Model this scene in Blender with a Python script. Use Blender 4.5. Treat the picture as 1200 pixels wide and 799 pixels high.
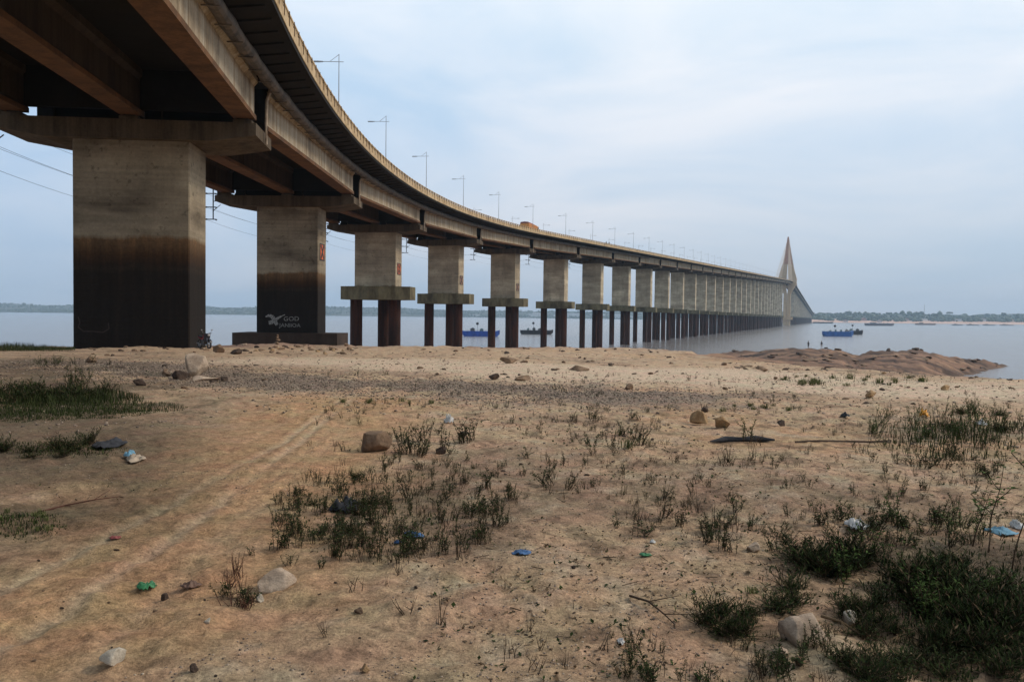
import bpy, bmesh, math, random
import numpy as np
from mathutils import Vector, Matrix, Euler

for o in list(bpy.data.objects):
    bpy.data.objects.remove(o)
SC = bpy.context.scene
COL = SC.collection
RAD = math.radians

# ------------------------------------------------------------------ camera
EYE = 1.6
PITCH = math.atan(29.5 / 967.0)
ROLL = RAD(0.65)
cam_d = bpy.data.cameras.new('camera')
cam = bpy.data.objects.new('camera', cam_d)
COL.objects.link(cam)
cam_d.sensor_width = 36.0
cam_d.lens = 36.0 * 967.0 / 1200.0
cam_d.clip_start = 0.1
cam_d.clip_end = 30000
cam.matrix_world = (Matrix.Translation((0, 0, EYE)) @ Euler((RAD(90) - PITCH, 0, 0)).to_matrix().to_4x4()
                    @ Matrix.Rotation(ROLL, 4, 'Z'))
SC.camera = cam

# ------------------------------------------------------------------ sky, sun, exposure
SUN_EL, SUN_AZ = RAD(38), RAD(86)         # azimuth clockwise from +Y
world = bpy.data.worlds.new('World')
SC.world = world
world.use_nodes = True
wn, wl = world.node_tree.nodes, world.node_tree.links
wn.clear()
w_out = wn.new('ShaderNodeOutputWorld')
w_bg = wn.new('ShaderNodeBackground')
w_bg.inputs['Strength'].default_value = 0.1
w_sky = wn.new('ShaderNodeTexSky')
w_sky.sky_type = 'NISHITA'
w_sky.sun_disc = False
w_sky.sun_elevation = SUN_EL
w_sky.sun_rotation = SUN_AZ
w_sky.air_density = 1.2
w_sky.dust_density = 2.0
w_tc = wn.new('ShaderNodeTexCoord')
w_map = wn.new('ShaderNodeMapping')
w_map.inputs['Scale'].default_value = (1.0, 1.0, 3.6)
w_map.inputs['Rotation'].default_value = (0.0, RAD(9), RAD(25))
wl.new(w_tc.outputs['Generated'], w_map.inputs['Vector'])
w_n1 = wn.new('ShaderNodeTexNoise')
w_n1.inputs['Scale'].default_value = 2.1
w_n1.inputs['Detail'].default_value = 7
w_n1.inputs['Roughness'].default_value = 0.55
w_n1.inputs['Distortion'].default_value = 0.5
wl.new(w_map.outputs['Vector'], w_n1.inputs['Vector'])
w_r1 = wn.new('ShaderNodeValToRGB')
w_r1.color_ramp.elements[0].position = 0.36
w_r1.color_ramp.elements[0].color = (6.1, 7.5, 8.9, 1)
w_r1.color_ramp.elements[1].position = 0.66
w_r1.color_ramp.elements[1].color = (9.0, 9.2, 9.6, 1)
wl.new(w_n1.outputs['Fac'], w_r1.inputs['Fac'])
w_mix = wn.new('ShaderNodeMixRGB')
w_mix.inputs['Fac'].default_value = 0.9
wl.new(w_sky.outputs['Color'], w_mix.inputs['Color1'])
wl.new(w_r1.outputs['Color'], w_mix.inputs['Color2'])
# the overcast is brightest high up on the sun's side and dims towards the horizon and the left
w_sep = wn.new('ShaderNodeSeparateXYZ'); wl.new(w_tc.outputs['Generated'], w_sep.inputs[0])
w_el = wn.new('ShaderNodeValToRGB')
for i, (p, c) in enumerate(((0.0, (.70, .68, .69)), (0.10, (.77, .775, .80)), (0.20, (.83, .855, .89)), (0.36, (1.03, 1.02, 1.0)))):
    e = w_el.color_ramp.elements[i] if i < 2 else w_el.color_ramp.elements.new(p)
    e.position = p; e.color = (*c, 1)
wl.new(w_sep.outputs['Z'], w_el.inputs['Fac'])
w_mr = wn.new('ShaderNodeMapRange'); w_mr.inputs['From Min'].default_value = -0.6; w_mr.inputs['From Max'].default_value = 0.15
wl.new(w_sep.outputs['X'], w_mr.inputs['Value'])
w_sd = wn.new('ShaderNodeValToRGB')
w_sd.color_ramp.elements[0].color = (.76, .86, .97, 1); w_sd.color_ramp.elements[1].color = (1, 1, 1, 1)
wl.new(w_mr.outputs['Result'], w_sd.inputs['Fac'])
w_m1 = wn.new('ShaderNodeMixRGB'); w_m1.blend_type = 'MULTIPLY'; w_m1.inputs['Fac'].default_value = 1
w_m2 = wn.new('ShaderNodeMixRGB'); w_m2.blend_type = 'MULTIPLY'; w_m2.inputs['Fac'].default_value = 1
wl.new(w_mix.outputs['Color'], w_m1.inputs['Color1']); wl.new(w_el.outputs['Color'], w_m1.inputs['Color2'])
wl.new(w_m1.outputs['Color'], w_m2.inputs['Color1']); wl.new(w_sd.outputs['Color'], w_m2.inputs['Color2'])
wl.new(w_m2.outputs['Color'], w_bg.inputs['Color'])
wl.new(w_bg.outputs['Background'], w_out.inputs['Surface'])

sun_d = bpy.data.lights.new('sun', 'SUN')
sun_d.energy = 1.8
sun_d.angle = RAD(11)
sun_d.color = (1.0, 0.86, 0.70)
sun = bpy.data.objects.new('sun', sun_d)
COL.objects.link(sun)
sd = Vector((math.sin(SUN_AZ) * math.cos(SUN_EL), math.cos(SUN_AZ) * math.cos(SUN_EL), math.sin(SUN_EL)))
sun.rotation_euler = sd.to_track_quat('Z', 'Y').to_euler()
sun.location = (200, 0, 150)

SC.render.engine = 'CYCLES'
SC.render.resolution_x, SC.render.resolution_y = 1024, 681
SC.view_settings.view_transform = 'Standard'
SC.view_settings.look = 'None'
SC.view_settings.exposure = 0.25
SC.view_settings.gamma = 1.0
SC.cycles.max_bounces = 5
SC.cycles.volume_bounces = 0

# ------------------------------------------------------------------ helpers: objects
RNG = random.Random(7)
ORG = {}                                   # world origin of objects built in world axes

def tag(o, label=None, cat=None, group=None, kind=None):
    if label: o['label'] = label
    if cat: o['category'] = cat
    if group: o['group'] = group
    if kind: o['kind'] = kind
    return o

def empty(name, loc, rz=0.0, label=None, cat=None, group=None):
    o = bpy.data.objects.new(name, None)
    COL.objects.link(o)
    o.location = loc
    o.rotation_euler = (0, 0, rz)
    ORG[o.name] = Vector(loc)
    return tag(o, label, cat, group)

class MB:
    """collects vertices and faces for ONE mesh"""
    def __init__(s):
        s.v = []; s.f = []; s.m = []
    def add(s, vs, fs, m=0):
        b = len(s.v)
        s.v.extend([tuple(v) for v in vs])
        s.f.extend([tuple(b + i for i in f) for f in fs])
        s.m.extend([m] * len(fs))
        return s
    def hexa(s, p, m=0):                   # 8 points: bottom ring 0-3 ccw, top ring 4-7
        return s.add(p, [(3, 2, 1, 0), (4, 5, 6, 7), (0, 1, 5, 4), (1, 2, 6, 5), (2, 3, 7, 6), (3, 0, 4, 7)], m)
    def box(s, c, d, rz=0.0, m=0, tilt=None):
        hx, hy, hz = d[0] / 2, d[1] / 2, d[2] / 2
        R = Matrix.Rotation(rz, 3, 'Z')
        if tilt is not None: R = R @ Euler(tilt).to_matrix()
        c = Vector(c)
        p = [c + R @ Vector(q) for q in ((-hx, -hy, -hz), (hx, -hy, -hz), (hx, hy, -hz), (-hx, hy, -hz),
                                         (-hx, -hy, hz), (hx, -hy, hz), (hx, hy, hz), (-hx, hy, hz))]
        return s.hexa(p, m)
    def prism(s, poly, z0, z1, m=0):       # poly ccw list of (x, y)
        n = len(poly)
        vs = [(x, y, z0) for x, y in poly] + [(x, y, z1) for x, y in poly]
        fs = [tuple(range(n - 1, -1, -1)), tuple(range(n, 2 * n))]
        fs += [(i, (i + 1) % n, n + (i + 1) % n, n + i) for i in range(n)]
        return s.add(vs, fs, m)
    def loft(s, rings, m=0, cap=True):     # rings: lists of equal count, closed
        n = len(rings[0]); vs = [p for r in rings for p in r]; fs = []
        for k in range(len(rings) - 1):
            a, b = k * n, (k + 1) * n
            fs += [(a + i, a + (i + 1) % n, b + (i + 1) % n, b + i) for i in range(n)]
        if cap:
            fs.append(tuple(range(n - 1, -1, -1)))
            e = (len(rings) - 1) * n
            fs.append(tuple(range(e, e + n)))
        return s.add(vs, fs, m)
    def tube(s, pts, r, n=8, m=0):
        pts = [Vector(p) for p in pts]
        rs = r if isinstance(r, (list, tuple)) else [r] * len(pts)
        rings = []
        for i, p in enumerate(pts):
            t = (pts[min(i + 1, len(pts) - 1)] - pts[max(i - 1, 0)]).normalized()
            u = t.cross(Vector((0, 0, 1)))
            if u.length < 1e-3: u = Vector((1, 0, 0))
            u.normalize(); w = u.cross(t)
            rings.append([p + (u * math.cos(2 * math.pi * k / n) + w * math.sin(2 * math.pi * k / n)) * rs[i] for k in range(n)])
        return s.loft(rings, m)
    def ball(s, c, r, sub=2, sq=(1, 1, 1), m=0, rough=0.0, rng=None):
        bm = bmesh.new()
        bmesh.ops.create_icosphere(bm, subdivisions=sub, radius=1.0)
        c = Vector(c)
        vs = []
        for v in bm.verts:
            k = r * (1 + (rng.uniform(-rough, rough) if rng else 0))
            vs.append((c.x + v.co.x * k * sq[0], c.y + v.co.y * k * sq[1], c.z + v.co.z * k * sq[2]))
        fs = [tuple(v.index for v in f.verts) for f in bm.faces]
        bm.free()
        return s.add(vs, fs, m)
    def build(s, name, mats, parent=None, origin=None, smooth=False):
        me = bpy.data.meshes.new(name)
        if not isinstance(mats, (list, tuple)): mats = [mats]
        vs = s.v
        if origin is not None:
            ox, oy, oz = origin
            vs = [(x - ox, y - oy, z - oz) for x, y, z in vs]
        me.from_pydata(vs, [], s.f)
        for mt in mats: me.materials.append(mt)
        if len(mats) > 1: me.polygons.foreach_set('material_index', s.m)
        if smooth: me.polygons.foreach_set('use_smooth', [True] * len(s.f))
        me.update()
        o = bpy.data.objects.new(name, me)
        COL.objects.link(o)
        if parent is not None: o.parent = parent
        if origin is not None:             # world-axis mode: location is relative to the parent's origin
            po = ORG.get(parent.name, Vector((0, 0, 0))) if parent is not None else Vector((0, 0, 0))
            o.location = Vector(origin) - po
            ORG[o.name] = Vector(origin)
        return o

def copy_tree(o, parent=None):
    c = o.copy()
    COL.objects.link(c)
    if parent is not None: c.parent = parent
    for ch in list(o.children): copy_tree(ch, c)
    return c

# ------------------------------------------------------------------ helpers: materials
def new_mat(name):
    m = bpy.data.materials.new(name)
    m.use_nodes = True
    nt = m.node_tree
    return m, nt.nodes, nt.links, nt.nodes['Principled BSDF']

def mat(name, c, rough=0.8, metal=0.0, var=0.0, scale=3.0, bump=0.0, bscale=30.0, c2=None, coord='Object', detail=6):
    m, N, L, P = new_mat(name)
    P.inputs['Base Color'].default_value = (*c, 1)
    P.inputs['Roughness'].default_value = rough
    P.inputs['Metallic'].default_value = metal
    if var > 0 or c2 is not None or bump > 0:
        tc = N.new('ShaderNodeTexCoord')
    if var > 0 or c2 is not None:
        n = N.new('ShaderNodeTexNoise')
        n.inputs['Scale'].default_value = scale
        n.inputs['Detail'].default_value = detail
        n.inputs['Roughness'].default_value = 0.65
        L.new(tc.outputs[coord], n.inputs['Vector'])
        r = N.new('ShaderNodeValToRGB')
        a = c if c2 is not None else tuple(x * (1 - var) for x in c)
        b = c2 if c2 is not None else tuple(min(1, x * (1 + var)) for x in c)
        r.color_ramp.elements[0].position = 0.35; r.color_ramp.elements[0].color = (*a, 1)
        r.color_ramp.elements[1].position = 0.65; r.color_ramp.elements[1].color = (*b, 1)
        L.new(n.outputs['Fac'], r.inputs['Fac'])
        L.new(r.outputs['Color'], P.inputs['Base Color'])
    if bump > 0:
        n2 = N.new('ShaderNodeTexNoise')
        n2.inputs['Scale'].default_value = bscale
        n2.inputs['Detail'].default_value = 8
        n2.inputs['Roughness'].default_value = 0.7
        L.new(tc.outputs[coord], n2.inputs['Vector'])
        b = N.new('ShaderNodeBump')
        b.inputs['Strength'].default_value = bump
        b.inputs['Distance'].default_value = 0.05
        L.new(n2.outputs['Fac'], b.inputs['Height'])
        L.new(b.outputs['Normal'], P.inputs['Normal'])
    return m

def math_node(N, L, op, a, b=None, c=None, clamp=False):
    n = N.new('ShaderNodeMath'); n.operation = op; n.use_clamp = clamp
    for i, x in enumerate((a, b, c)):
        if x is None: continue
        if isinstance(x, (int, float)): n.inputs[i].default_value = x
        else: L.new(x, n.inputs[i])
    return n.outputs[0]

def mix_node(N, L, fac, a, b, mode='MIX'):
    n = N.new('ShaderNodeMixRGB'); n.blend_type = mode
    for i, x in ((0, fac), (1, a), (2, b)):
        if isinstance(x, (int, float)): n.inputs[i].default_value = x
        elif isinstance(x, tuple): n.inputs[i].default_value = (*x, 1)
        else: L.new(x, n.inputs[i])
    return n.outputs[0]

def noise_node(N, L, vec, scale, detail=6, rough=0.6, mapping=None):
    if mapping is not None:
        mp = N.new('ShaderNodeMapping'); mp.inputs['Scale'].default_value = mapping
        L.new(vec, mp.inputs['Vector']); vec = mp.outputs['Vector']
    n = N.new('ShaderNodeTexNoise')
    n.inputs['Scale'].default_value = scale
    n.inputs['Detail'].default_value = detail
    n.inputs['Roughness'].default_value = rough
    L.new(vec, n.inputs['Vector'])
    return n.outputs['Fac']

def ramp_node(N, L, fac, stops):
    r = N.new('ShaderNodeValToRGB')
    e = r.color_ramp.elements
    while len(e) < len(stops): e.new(0.5)
    for i, (p, c) in enumerate(stops):
        e[i].position = p
        e[i].color = (*c, 1) if isinstance(c, tuple) else (c, c, c, 1)
    L.new(fac, r.inputs['Fac'])
    return r.outputs['Color']

# ------------------------------------------------------------------ bridge alignment
BX, BY, BH, BR, BSL = -25.249, 55.774, -0.097786, 397.26, 187.61
SPAN = 45.0
S_PYL = 1590.0
def zt(s):                                  # world height of the pier-shaft top along the bridge
    g = 0.03359
    if s < S_PYL - 120: return EYE + 11.22 + g * s
    k = 11.22 + g * (S_PYL - 120)
    t = s - (S_PYL - 120)
    if t < 240: return EYE + k + g * t - g * t * t / 240.0
    return EYE + k - g * (t - 240)

def path(s):
    if s <= BSL:
        h = BH + s / BR
        return BX + BR * (math.cos(BH) - math.cos(h)), BY + BR * (math.sin(h) - math.sin(BH)), h
    x, y, h = path(BSL)
    return x + math.sin(h) * (s - BSL), y + math.cos(h) * (s - BSL), h

def lat(s, o, dz=0.0, along=0.0):
    x, y, h = path(s)
    return Vector((x + math.cos(h) * o + math.sin(h) * along, y - math.sin(h) * o + math.cos(h) * along, zt(s) + dz))

# ------------------------------------------------------------------ terrain
WATER = EYE - 12.0

def _hash(i, j, seed):
    n = (i.astype(np.int64) * 374761393 + j.astype(np.int64) * 668265263 + seed * 974711) & 0x7fffffff
    n = ((n ^ (n >> 13)) * 1274126177) & 0x7fffffff
    n = (n ^ (n >> 16)) & 0xffff
    return n / 65535.0
def vnoise(x, y, seed=0):
    xi, yi = np.floor(x), np.floor(y)
    fx, fy = x - xi, y - yi
    u, v = fx * fx * (3 - 2 * fx), fy * fy * (3 - 2 * fy)
    a, b = _hash(xi, yi, seed), _hash(xi + 1, yi, seed)
    c, d = _hash(xi, yi + 1, seed), _hash(xi + 1, yi + 1, seed)
    return (a + (b - a) * u) * (1 - v) + (c + (d - c) * u) * v - 0.5
def fbm(x, y, seed=0, oc=4):
    t, a = 0, 1.0
    for k in range(oc):
        t = t + a * vnoise(x * 2 ** k + 17.3 * k, y * 2 ** k - 9.1 * k, seed + k); a *= 0.5
    return t
def sstep(x, a, b):
    t = np.clip((x - a) / (b - a), 0, 1)
    return t * t * (3 - 2 * t)

P_R = [0, 4, 10, 20, 35, 52, 75, 95, 143, 190, 240, 268, 300, 400, 700]
P_D = [1.6, 1.6, 1.62, 1.72, 1.93, 2.15, 3.12, 4.05, 6.2, 8.35, 10.75, 12.0, 13.3, 15, 16]
RIDGE = [(840, 222, 9.4), (860, 216, 8.45), (900, 208, 7.2), (945, 205, 6.55), (985, 205, 6.9), (1005, 208, 7.7), (1022, 212, 7.1),
         (1045, 215, 6.95), (1080, 222, 7.1), (1110, 234, 8.5), (1150, 250, 10.3), (1190, 264, 12.1), (1240, 285, 13.5)]
R_AZ = np.array([math.atan((p - 600) / 967.0) for p, r, d in RIDGE])
R_R = np.array([r for p, r, d in RIDGE], float)
R_D = np.array([d for p, r, d in RIDGE], float)
TRACKS = []                                 # tyre ruts, filled in below (world polylines)

def seg_dist(x, y, pl):
    d = np.full(np.shape(x), 1e9)
    for (x0, y0), (x1, y1) in zip(pl[:-1], pl[1:]):
        dx, dy = x1 - x0, y1 - y0
        t = np.clip(((x - x0) * dx + (y - y0) * dy) / (dx * dx + dy * dy + 1e-9), 0, 1)
        d = np.minimum(d, np.hypot(x - x0 - t * dx, y - y0 - t * dy))
    return d

def smooth_h(x, y):
    r = np.hypot(x, y)
    az = np.arctan2(x, y)
    d = np.interp(r, P_R, P_D)
    A = np.interp(az, [0.16, 0.22, 0.28, 0.35, 0.42, 0.50], [0.0, 0.045, 0.050, 0.0545, 0.0575, 0.0660])
    d = np.maximum(d, A * np.minimum(r, 260) * sstep(r, 20, 34))
    back = sstep(np.abs(az), 1.3, 2.2)
    d = d * (1 - back) + 1.6 * back
    h = -d
    rr = np.interp(az, R_AZ, R_R, left=230, right=300)
    rd = np.interp(az, R_AZ, R_D, left=12.5, right=15)
    k = r - rr
    fall = np.where(k < 0, -k * 0.055, k * 0.45)
    wob = 1.1 * fbm(x * 0.09, y * 0.09, 5, 4)
    ridge = -(rd + fall) + wob * 0.2
    on = (az > R_AZ[0] - 0.08) & (az < R_AZ[-1] + 0.1) & (r > 110)
    h = np.where(on, np.maximum(h, ridge), h)
    # rubble heap round the second pier's footing
    x2, y2, _ = path(45)
    h = h + 0.55 * np.exp(-(((x - x2) / 11.0) ** 2 + ((y - (y2 - 6)) / 5.0) ** 2))
    return h + EYE

def ground_h(x, y):
    x = np.asarray(x, float); y = np.asarray(y, float)
    r = np.hypot(x, y)
    h = smooth_h(x, y)
    az = np.arctan2(x, y)
    h = h + 0.05 * fbm(x * 0.35, y * 0.35, 1, 3) * sstep(r, 2, 9)
    h = h + 0.055 * fbm(x * 1.3, y * 1.3, 2, 4) + 0.034 * fbm(x * 5, y * 5, 3, 4) * (0.5 + sstep(fbm(x * .6, y * .6, 4, 2), -.2, .3)) + 0.012 * fbm(x * 17, y * 17, 6, 2)
    far = sstep(r, 40, 75)
    h = h + far * (0.5 * fbm(x * 0.22, y * 0.22, 9, 5))
    rocky = sstep(r, 75, 130) * sstep(az, 0.22, 0.3)
    led = fbm(x * 0.16, y * 0.3, 21, 5)
    st_ = fbm(x * 0.11, y * 0.22, 25, 4) * 3.0
    h = h + rocky * (0.35 * led + 0.75 * np.abs(fbm(x * 0.28, y * 0.4, 31, 5)) + 0.42 * (np.floor(st_) + sstep(st_ - np.floor(st_), .35, .6)) * .6 - .35)
    h = h + far * (1 - rocky) * 0.22 * np.abs(fbm(x * 0.9, y * 0.9, 33, 3))
    for pl, wd, dp in TRACKS:
        dd = seg_dist(x, y, pl)
        h = h - dp * np.exp(-(dd / wd) ** 2) + dp * 0.55 * np.exp(-((dd - wd * 1.9) / (wd * 0.8)) ** 2)
    return h

def cam_ray(px, py):
    u, v = (px - 600) / 967.0, (399.5 - py) / 967.0
    c, s = math.cos(ROLL), math.sin(ROLL)
    U = u * c - v * s; V = u * s + v * c
    d = Vector((U, 1.0, V))
    c, s = math.cos(PITCH), math.sin(PITCH)
    return Vector((d.x, d.y * c + d.z * s, -d.y * s + d.z * c))

def at(px, py, full=True):
    """where the ray through a pixel of the 1200-wide photograph meets the ground"""
    d = cam_ray(px, py)
    ts = np.concatenate([np.arange(1.5, 40, 0.03), np.arange(40, 420, 0.25)])
    xs, ys, zs = d.x * ts, d.y * ts, EYE + d.z * ts
    hh = ground_h(xs, ys) if full else smooth_h(xs, ys)
    i = int(np.argmax(zs < hh)) if np.any(zs < hh) else len(ts) - 1
    return Vector((float(xs[i]), float(ys[i]), float(hh[i])))

def at_depth(px, py, y):
    d = cam_ray(px, py)
    return Vector((0, 0, EYE)) + d * (y / d.y)

def px_of(x, y, z):                          # pixel of a world point (only used to choose where plants grow)
    z = z - EYE
    c, s = math.cos(PITCH), math.sin(PITCH)
    yc = y * c - z * s; zc = z * c + y * s
    u, v = 967 * x / yc, -967 * zc / yc
    return 600 + u * math.cos(ROLL) - v * math.sin(ROLL), 399.5 + u * math.sin(ROLL) + v * math.cos(ROLL)

def line_px(pts):
    return [tuple(at(a, b, False)[:2]) for a, b in pts]

TRACKS_ = [(line_px([(412, 466), (392, 484), (352, 515), (300, 556), (215, 620), (60, 725), (-120, 850)]), 0.055, 0.014),
           (line_px([(398, 468), (372, 489), (325, 520), (262, 556), (160, 612), (0, 690), (-150, 760)]), 0.05, 0.012),
           (line_px([(380, 472), (300, 510), (200, 556), (60, 615), (-100, 680)]), 0.06, 0.005),
           (line_px([(430, 472), (405, 500), (365, 540), (290, 610), (190, 700), (60, 830)]), 0.05, 0.005),
           (line_px([(420, 474), (340, 545), (250, 630), (120, 760), (60, 830)]), 0.045, 0.004)]
BAND = line_px([(405, 470), (340, 525), (240, 590), (90, 690), (-150, 830)])
GRAVEL = line_px([(60, 424), (160, 432), (240, 441), (330, 447), (430, 450), (560, 455), (660, 460), (780, 470)])
PALE = line_px([(330, 424), (450, 426), (560, 432), (700, 438), (850, 440), (1000, 452), (1300, 462)])
TRACKS = TRACKS_

# ground sheet: a fan of rings round the camera, fine where the photo looks
def build_ground():
    rs = [0.35]
    while rs[-1] < 24: rs.append(rs[-1] * 1.0078)
    while rs[-1] < 60: rs.append(rs[-1] * 1.0115)
    while rs[-1] < 420: rs.append(rs[-1] * 1.009)
    while rs[-1] < 900: rs.append(rs[-1] * 1.08)
    rs = np.array(rs)
    fine = np.radians(np.arange(-44, 44.01, 0.16))
    coarse = np.radians(np.arange(47, 313.1, 3.0))
    az = np.concatenate([fine, coarse])
    A, R = np.meshgrid(az, rs)
    X, Y = R * np.sin(A), R * np.cos(A)
    Z = ground_h(X.ravel(), Y.ravel()).reshape(X.shape)
    nr, na = X.shape
    V = np.stack([X.ravel(), Y.ravel(), Z.ravel()], 1)
    V = np.vstack([V, [[0, 0, float(ground_h(np.array([0.0]), np.array([0.0]))[0])]]])
    i = np.arange(nr - 1)[:, None]; j = np.arange(na)[None, :]; j2 = (j + 1) % na
    F = np.stack([i * na + j, i * na + j2, (i + 1) * na + j2, (i + 1) * na + j], -1).reshape(-1, 4)[:, ::-1]
    me = bpy.data.meshes.new('ground')
    nq = len(F)
    T = np.stack([np.full(na, len(V) - 1), np.arange(na), (np.arange(na) + 1) % na], 1)[:, ::-1]
    me.vertices.add(len(V)); me.vertices.foreach_set('co', V.ravel())
    me.loops.add(nq * 4 + na * 3)
    me.loops.foreach_set('vertex_index', np.concatenate([F.ravel(), T.ravel()]))
    me.polygons.add(nq + na)
    me.polygons.foreach_set('loop_start', np.concatenate([np.arange(nq) * 4, nq * 4 + np.arange(na) * 3]))
    me.polygons.foreach_set('loop_total', np.concatenate([np.full(nq, 4), np.full(na, 3)]))
    me.polygons.foreach_set('use_smooth', np.ones(nq + na, bool))
    me.update(); me.validate()
    # soils
    x, y = V[:, 0], V[:, 1]; r = np.hypot(x, y); a = np.arctan2(x, y)
    def lerp(c, col, k): return c * (1 - k[:, None]) + np.array(col)[None, :] * k[:, None]
    C = np.tile(np.array([[0.44, 0.305, 0.197]]), (len(V), 1))
    n1 = fbm(x * 0.28, y * 0.28, 41, 5); n2 = fbm(x * 0.9, y * 0.9, 47, 5); n3 = fbm(x * 3.1, y * 3.1, 53, 4); n4 = fbm(x * 9, y * 9, 57, 3)
    C = lerp(C, (0.43, 0.265, 0.145), np.clip(0.6 * sstep(n1, -0.05, 0.35) * sstep(a, -0.3, 0.25) * sstep(r, 3, 7) , 0, 1))   # orange sand
    C = lerp(C, (0.47, 0.345, 0.235), 0.6 * sstep(n2, 0.1, 0.5))
    C = lerp(C, (0.20, 0.135, 0.095), 0.55 * sstep(-n1 + 0.5 * n2, 0.15, 0.5))
    C = lerp(C, (0.16, 0.108, 0.072), 0.7 * sstep(n3 + .6 * n4, 0.10, 0.5))
    C = lerp(C, (0.45, 0.36, 0.265), 0.5 * sstep(-n3 + .4 * n4, 0.15, 0.5))
    # pale dry sand band towards the river, gravel band, track
    d = seg_dist(x, y, PALE)
    C = lerp(C, (0.55, 0.42, 0.305), 0.9 * sstep(6.5 - d + 3.0 * n1, 0, 4.5) * sstep(r, 12, 19))
    d = seg_dist(x, y, GRAVEL)
    C = lerp(C, (0.20, 0.155, 0.125), 0.85 * sstep(3.0 - d * (1 + 0.12 * 0) + 2.5 * n2, 0, 2.2))
    far = sstep(r, 50, 100)
    C = lerp(C, (0.31, 0.20, 0.145), far * 0.85)
    C = lerp(C, (0.19, 0.11, 0.08), far * 0.8 * sstep(fbm(x * 0.12, y * 0.12, 61, 5), -0.05, 0.3))
    C = lerp(C, (0.40, 0.28, 0.18), far * 0.8 * sstep(fbm(x * 0.05, y * 0.09, 67, 5), 0.12, 0.4))
    rk = sstep(r + 10 * n1, 40, 56) * sstep(a + .03 * n1, 0.20, 0.27)
    C = lerp(C, (0.20, 0.115, 0.078), rk * .85)
    C = lerp(C, (0.095, 0.062, 0.047), rk * 0.85 * sstep(fbm(x * 0.06, y * 0.16, 71, 5), -0.2, 0.1))
    C = lerp(C, (0.33, 0.20, 0.125), rk * 0.7 * sstep(fbm(x * 0.2, y * 0.5, 73, 4), 0.14, 0.35))
    C = lerp(C, (0.040, 0.028, 0.024), rk * 0.9 * sstep(fbm(x * 0.16, y * 0.5, 75, 5), 0.16, 0.34))
    d = seg_dist(x, y, BAND)
    bk = sstep(2.0 - d + 1.2 * n2, 0, 1.6) * sstep(25 - r, 0, 5)
    C = lerp(C, (0.46, 0.28, 0.15), 0.85 * bk)
    ca_, sa_ = math.cos(0.95), math.sin(0.95)                # wheel-dragged streaks along the track
    al, ac = x * sa_ * .8 + y * ca_, x * ca_ - y * sa_ * .8
    stv = fbm(al * 1.2 + .6 * n1, ac * 8.0, 59, 4)
    C = lerp(C, (0.47, 0.31, 0.18), 0.4 * bk * sstep(stv, 0.05, 0.4))
    C = lerp(C, (0.25, 0.145, 0.08), 0.35 * bk * sstep(-stv, 0.05, 0.4))
    for pl, wd, dp in TRACKS:
        dd = seg_dist(x, y, pl)
        C = lerp(C, (0.50, 0.375, 0.255), (0.8 if dp > .011 else .2) * np.exp(-(dd / (wd * 1.2)) ** 2) * sstep(fbm(x * .8, y * .8, 63, 2), -.5, .1))
        C = lerp(C, (0.21, 0.135, 0.085), (0.4 if dp > .011 else .12) * np.exp(-((dd - wd * 2.4) / (wd * .8)) ** 2) * sstep(n2, -.2, .3))
    # the bridge's shade painted into the left soil, dark humus under the weeds
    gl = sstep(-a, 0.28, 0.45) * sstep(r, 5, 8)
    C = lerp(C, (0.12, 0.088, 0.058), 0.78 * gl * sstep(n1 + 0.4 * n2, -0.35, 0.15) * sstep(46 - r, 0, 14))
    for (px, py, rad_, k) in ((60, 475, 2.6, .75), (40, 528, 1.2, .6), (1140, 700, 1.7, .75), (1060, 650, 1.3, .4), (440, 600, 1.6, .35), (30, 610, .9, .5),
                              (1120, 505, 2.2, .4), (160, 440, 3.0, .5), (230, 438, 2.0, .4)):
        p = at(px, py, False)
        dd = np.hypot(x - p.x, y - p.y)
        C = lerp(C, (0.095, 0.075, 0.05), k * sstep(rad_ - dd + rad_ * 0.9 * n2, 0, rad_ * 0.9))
    wet = sstep(WATER + 0.9 - V[:, 2], 0, 0.8)
    C = lerp(C, (0.10, 0.07, 0.055), 0.8 * wet)
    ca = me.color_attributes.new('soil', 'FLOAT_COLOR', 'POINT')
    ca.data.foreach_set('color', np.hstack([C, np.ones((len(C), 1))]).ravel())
    m, N, L, P = new_mat('sandy_soil')
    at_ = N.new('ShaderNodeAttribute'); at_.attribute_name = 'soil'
    tc = N.new('ShaderNodeTexCoord'); O = tc.outputs['Object']
    f1 = noise_node(N, L, O, 9.0, 8, 0.7)
    f2 = noise_node(N, L, O, 55.0, 6, 0.75)
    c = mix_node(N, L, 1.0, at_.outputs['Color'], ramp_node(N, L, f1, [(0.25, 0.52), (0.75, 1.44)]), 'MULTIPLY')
    c = mix_node(N, L, 1.0, c, ramp_node(N, L, f2, [(0.3, 0.62), (0.7, 1.34)]), 'MULTIPLY')
    f3 = noise_node(N, L, O, 24.0, 5, 0.7)
    c = mix_node(N, L, 1.0, c, ramp_node(N, L, f3, [(0.32, 0.66), (0.5, 1.02), (0.7, 1.22)]), 'MULTIPLY')
    c = mix_node(N, L, 1.0, c, ramp_node(N, L, noise_node(N, L, O, 1.9, 5, 0.6), [(0.35, (1.06, .96, .96)), (0.65, (.95, 1.03, .97))]), 'MULTIPLY')
    vo = N.new('ShaderNodeTexVoronoi'); vo.inputs['Scale'].default_value = 21.0
    L.new(O, vo.inputs['Vector'])
    sp = ramp_node(N, L, vo.outputs['Distance'], [(0.10, 1.0), (0.17, 0.0)])
    gate = ramp_node(N, L, noise_node(N, L, O, 1.3, 4, 0.6), [(0.45, 0.0), (0.6, 0.85)])
    sp = mix_node(N, L, 1.0, sp, gate, 'MULTIPLY')
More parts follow.
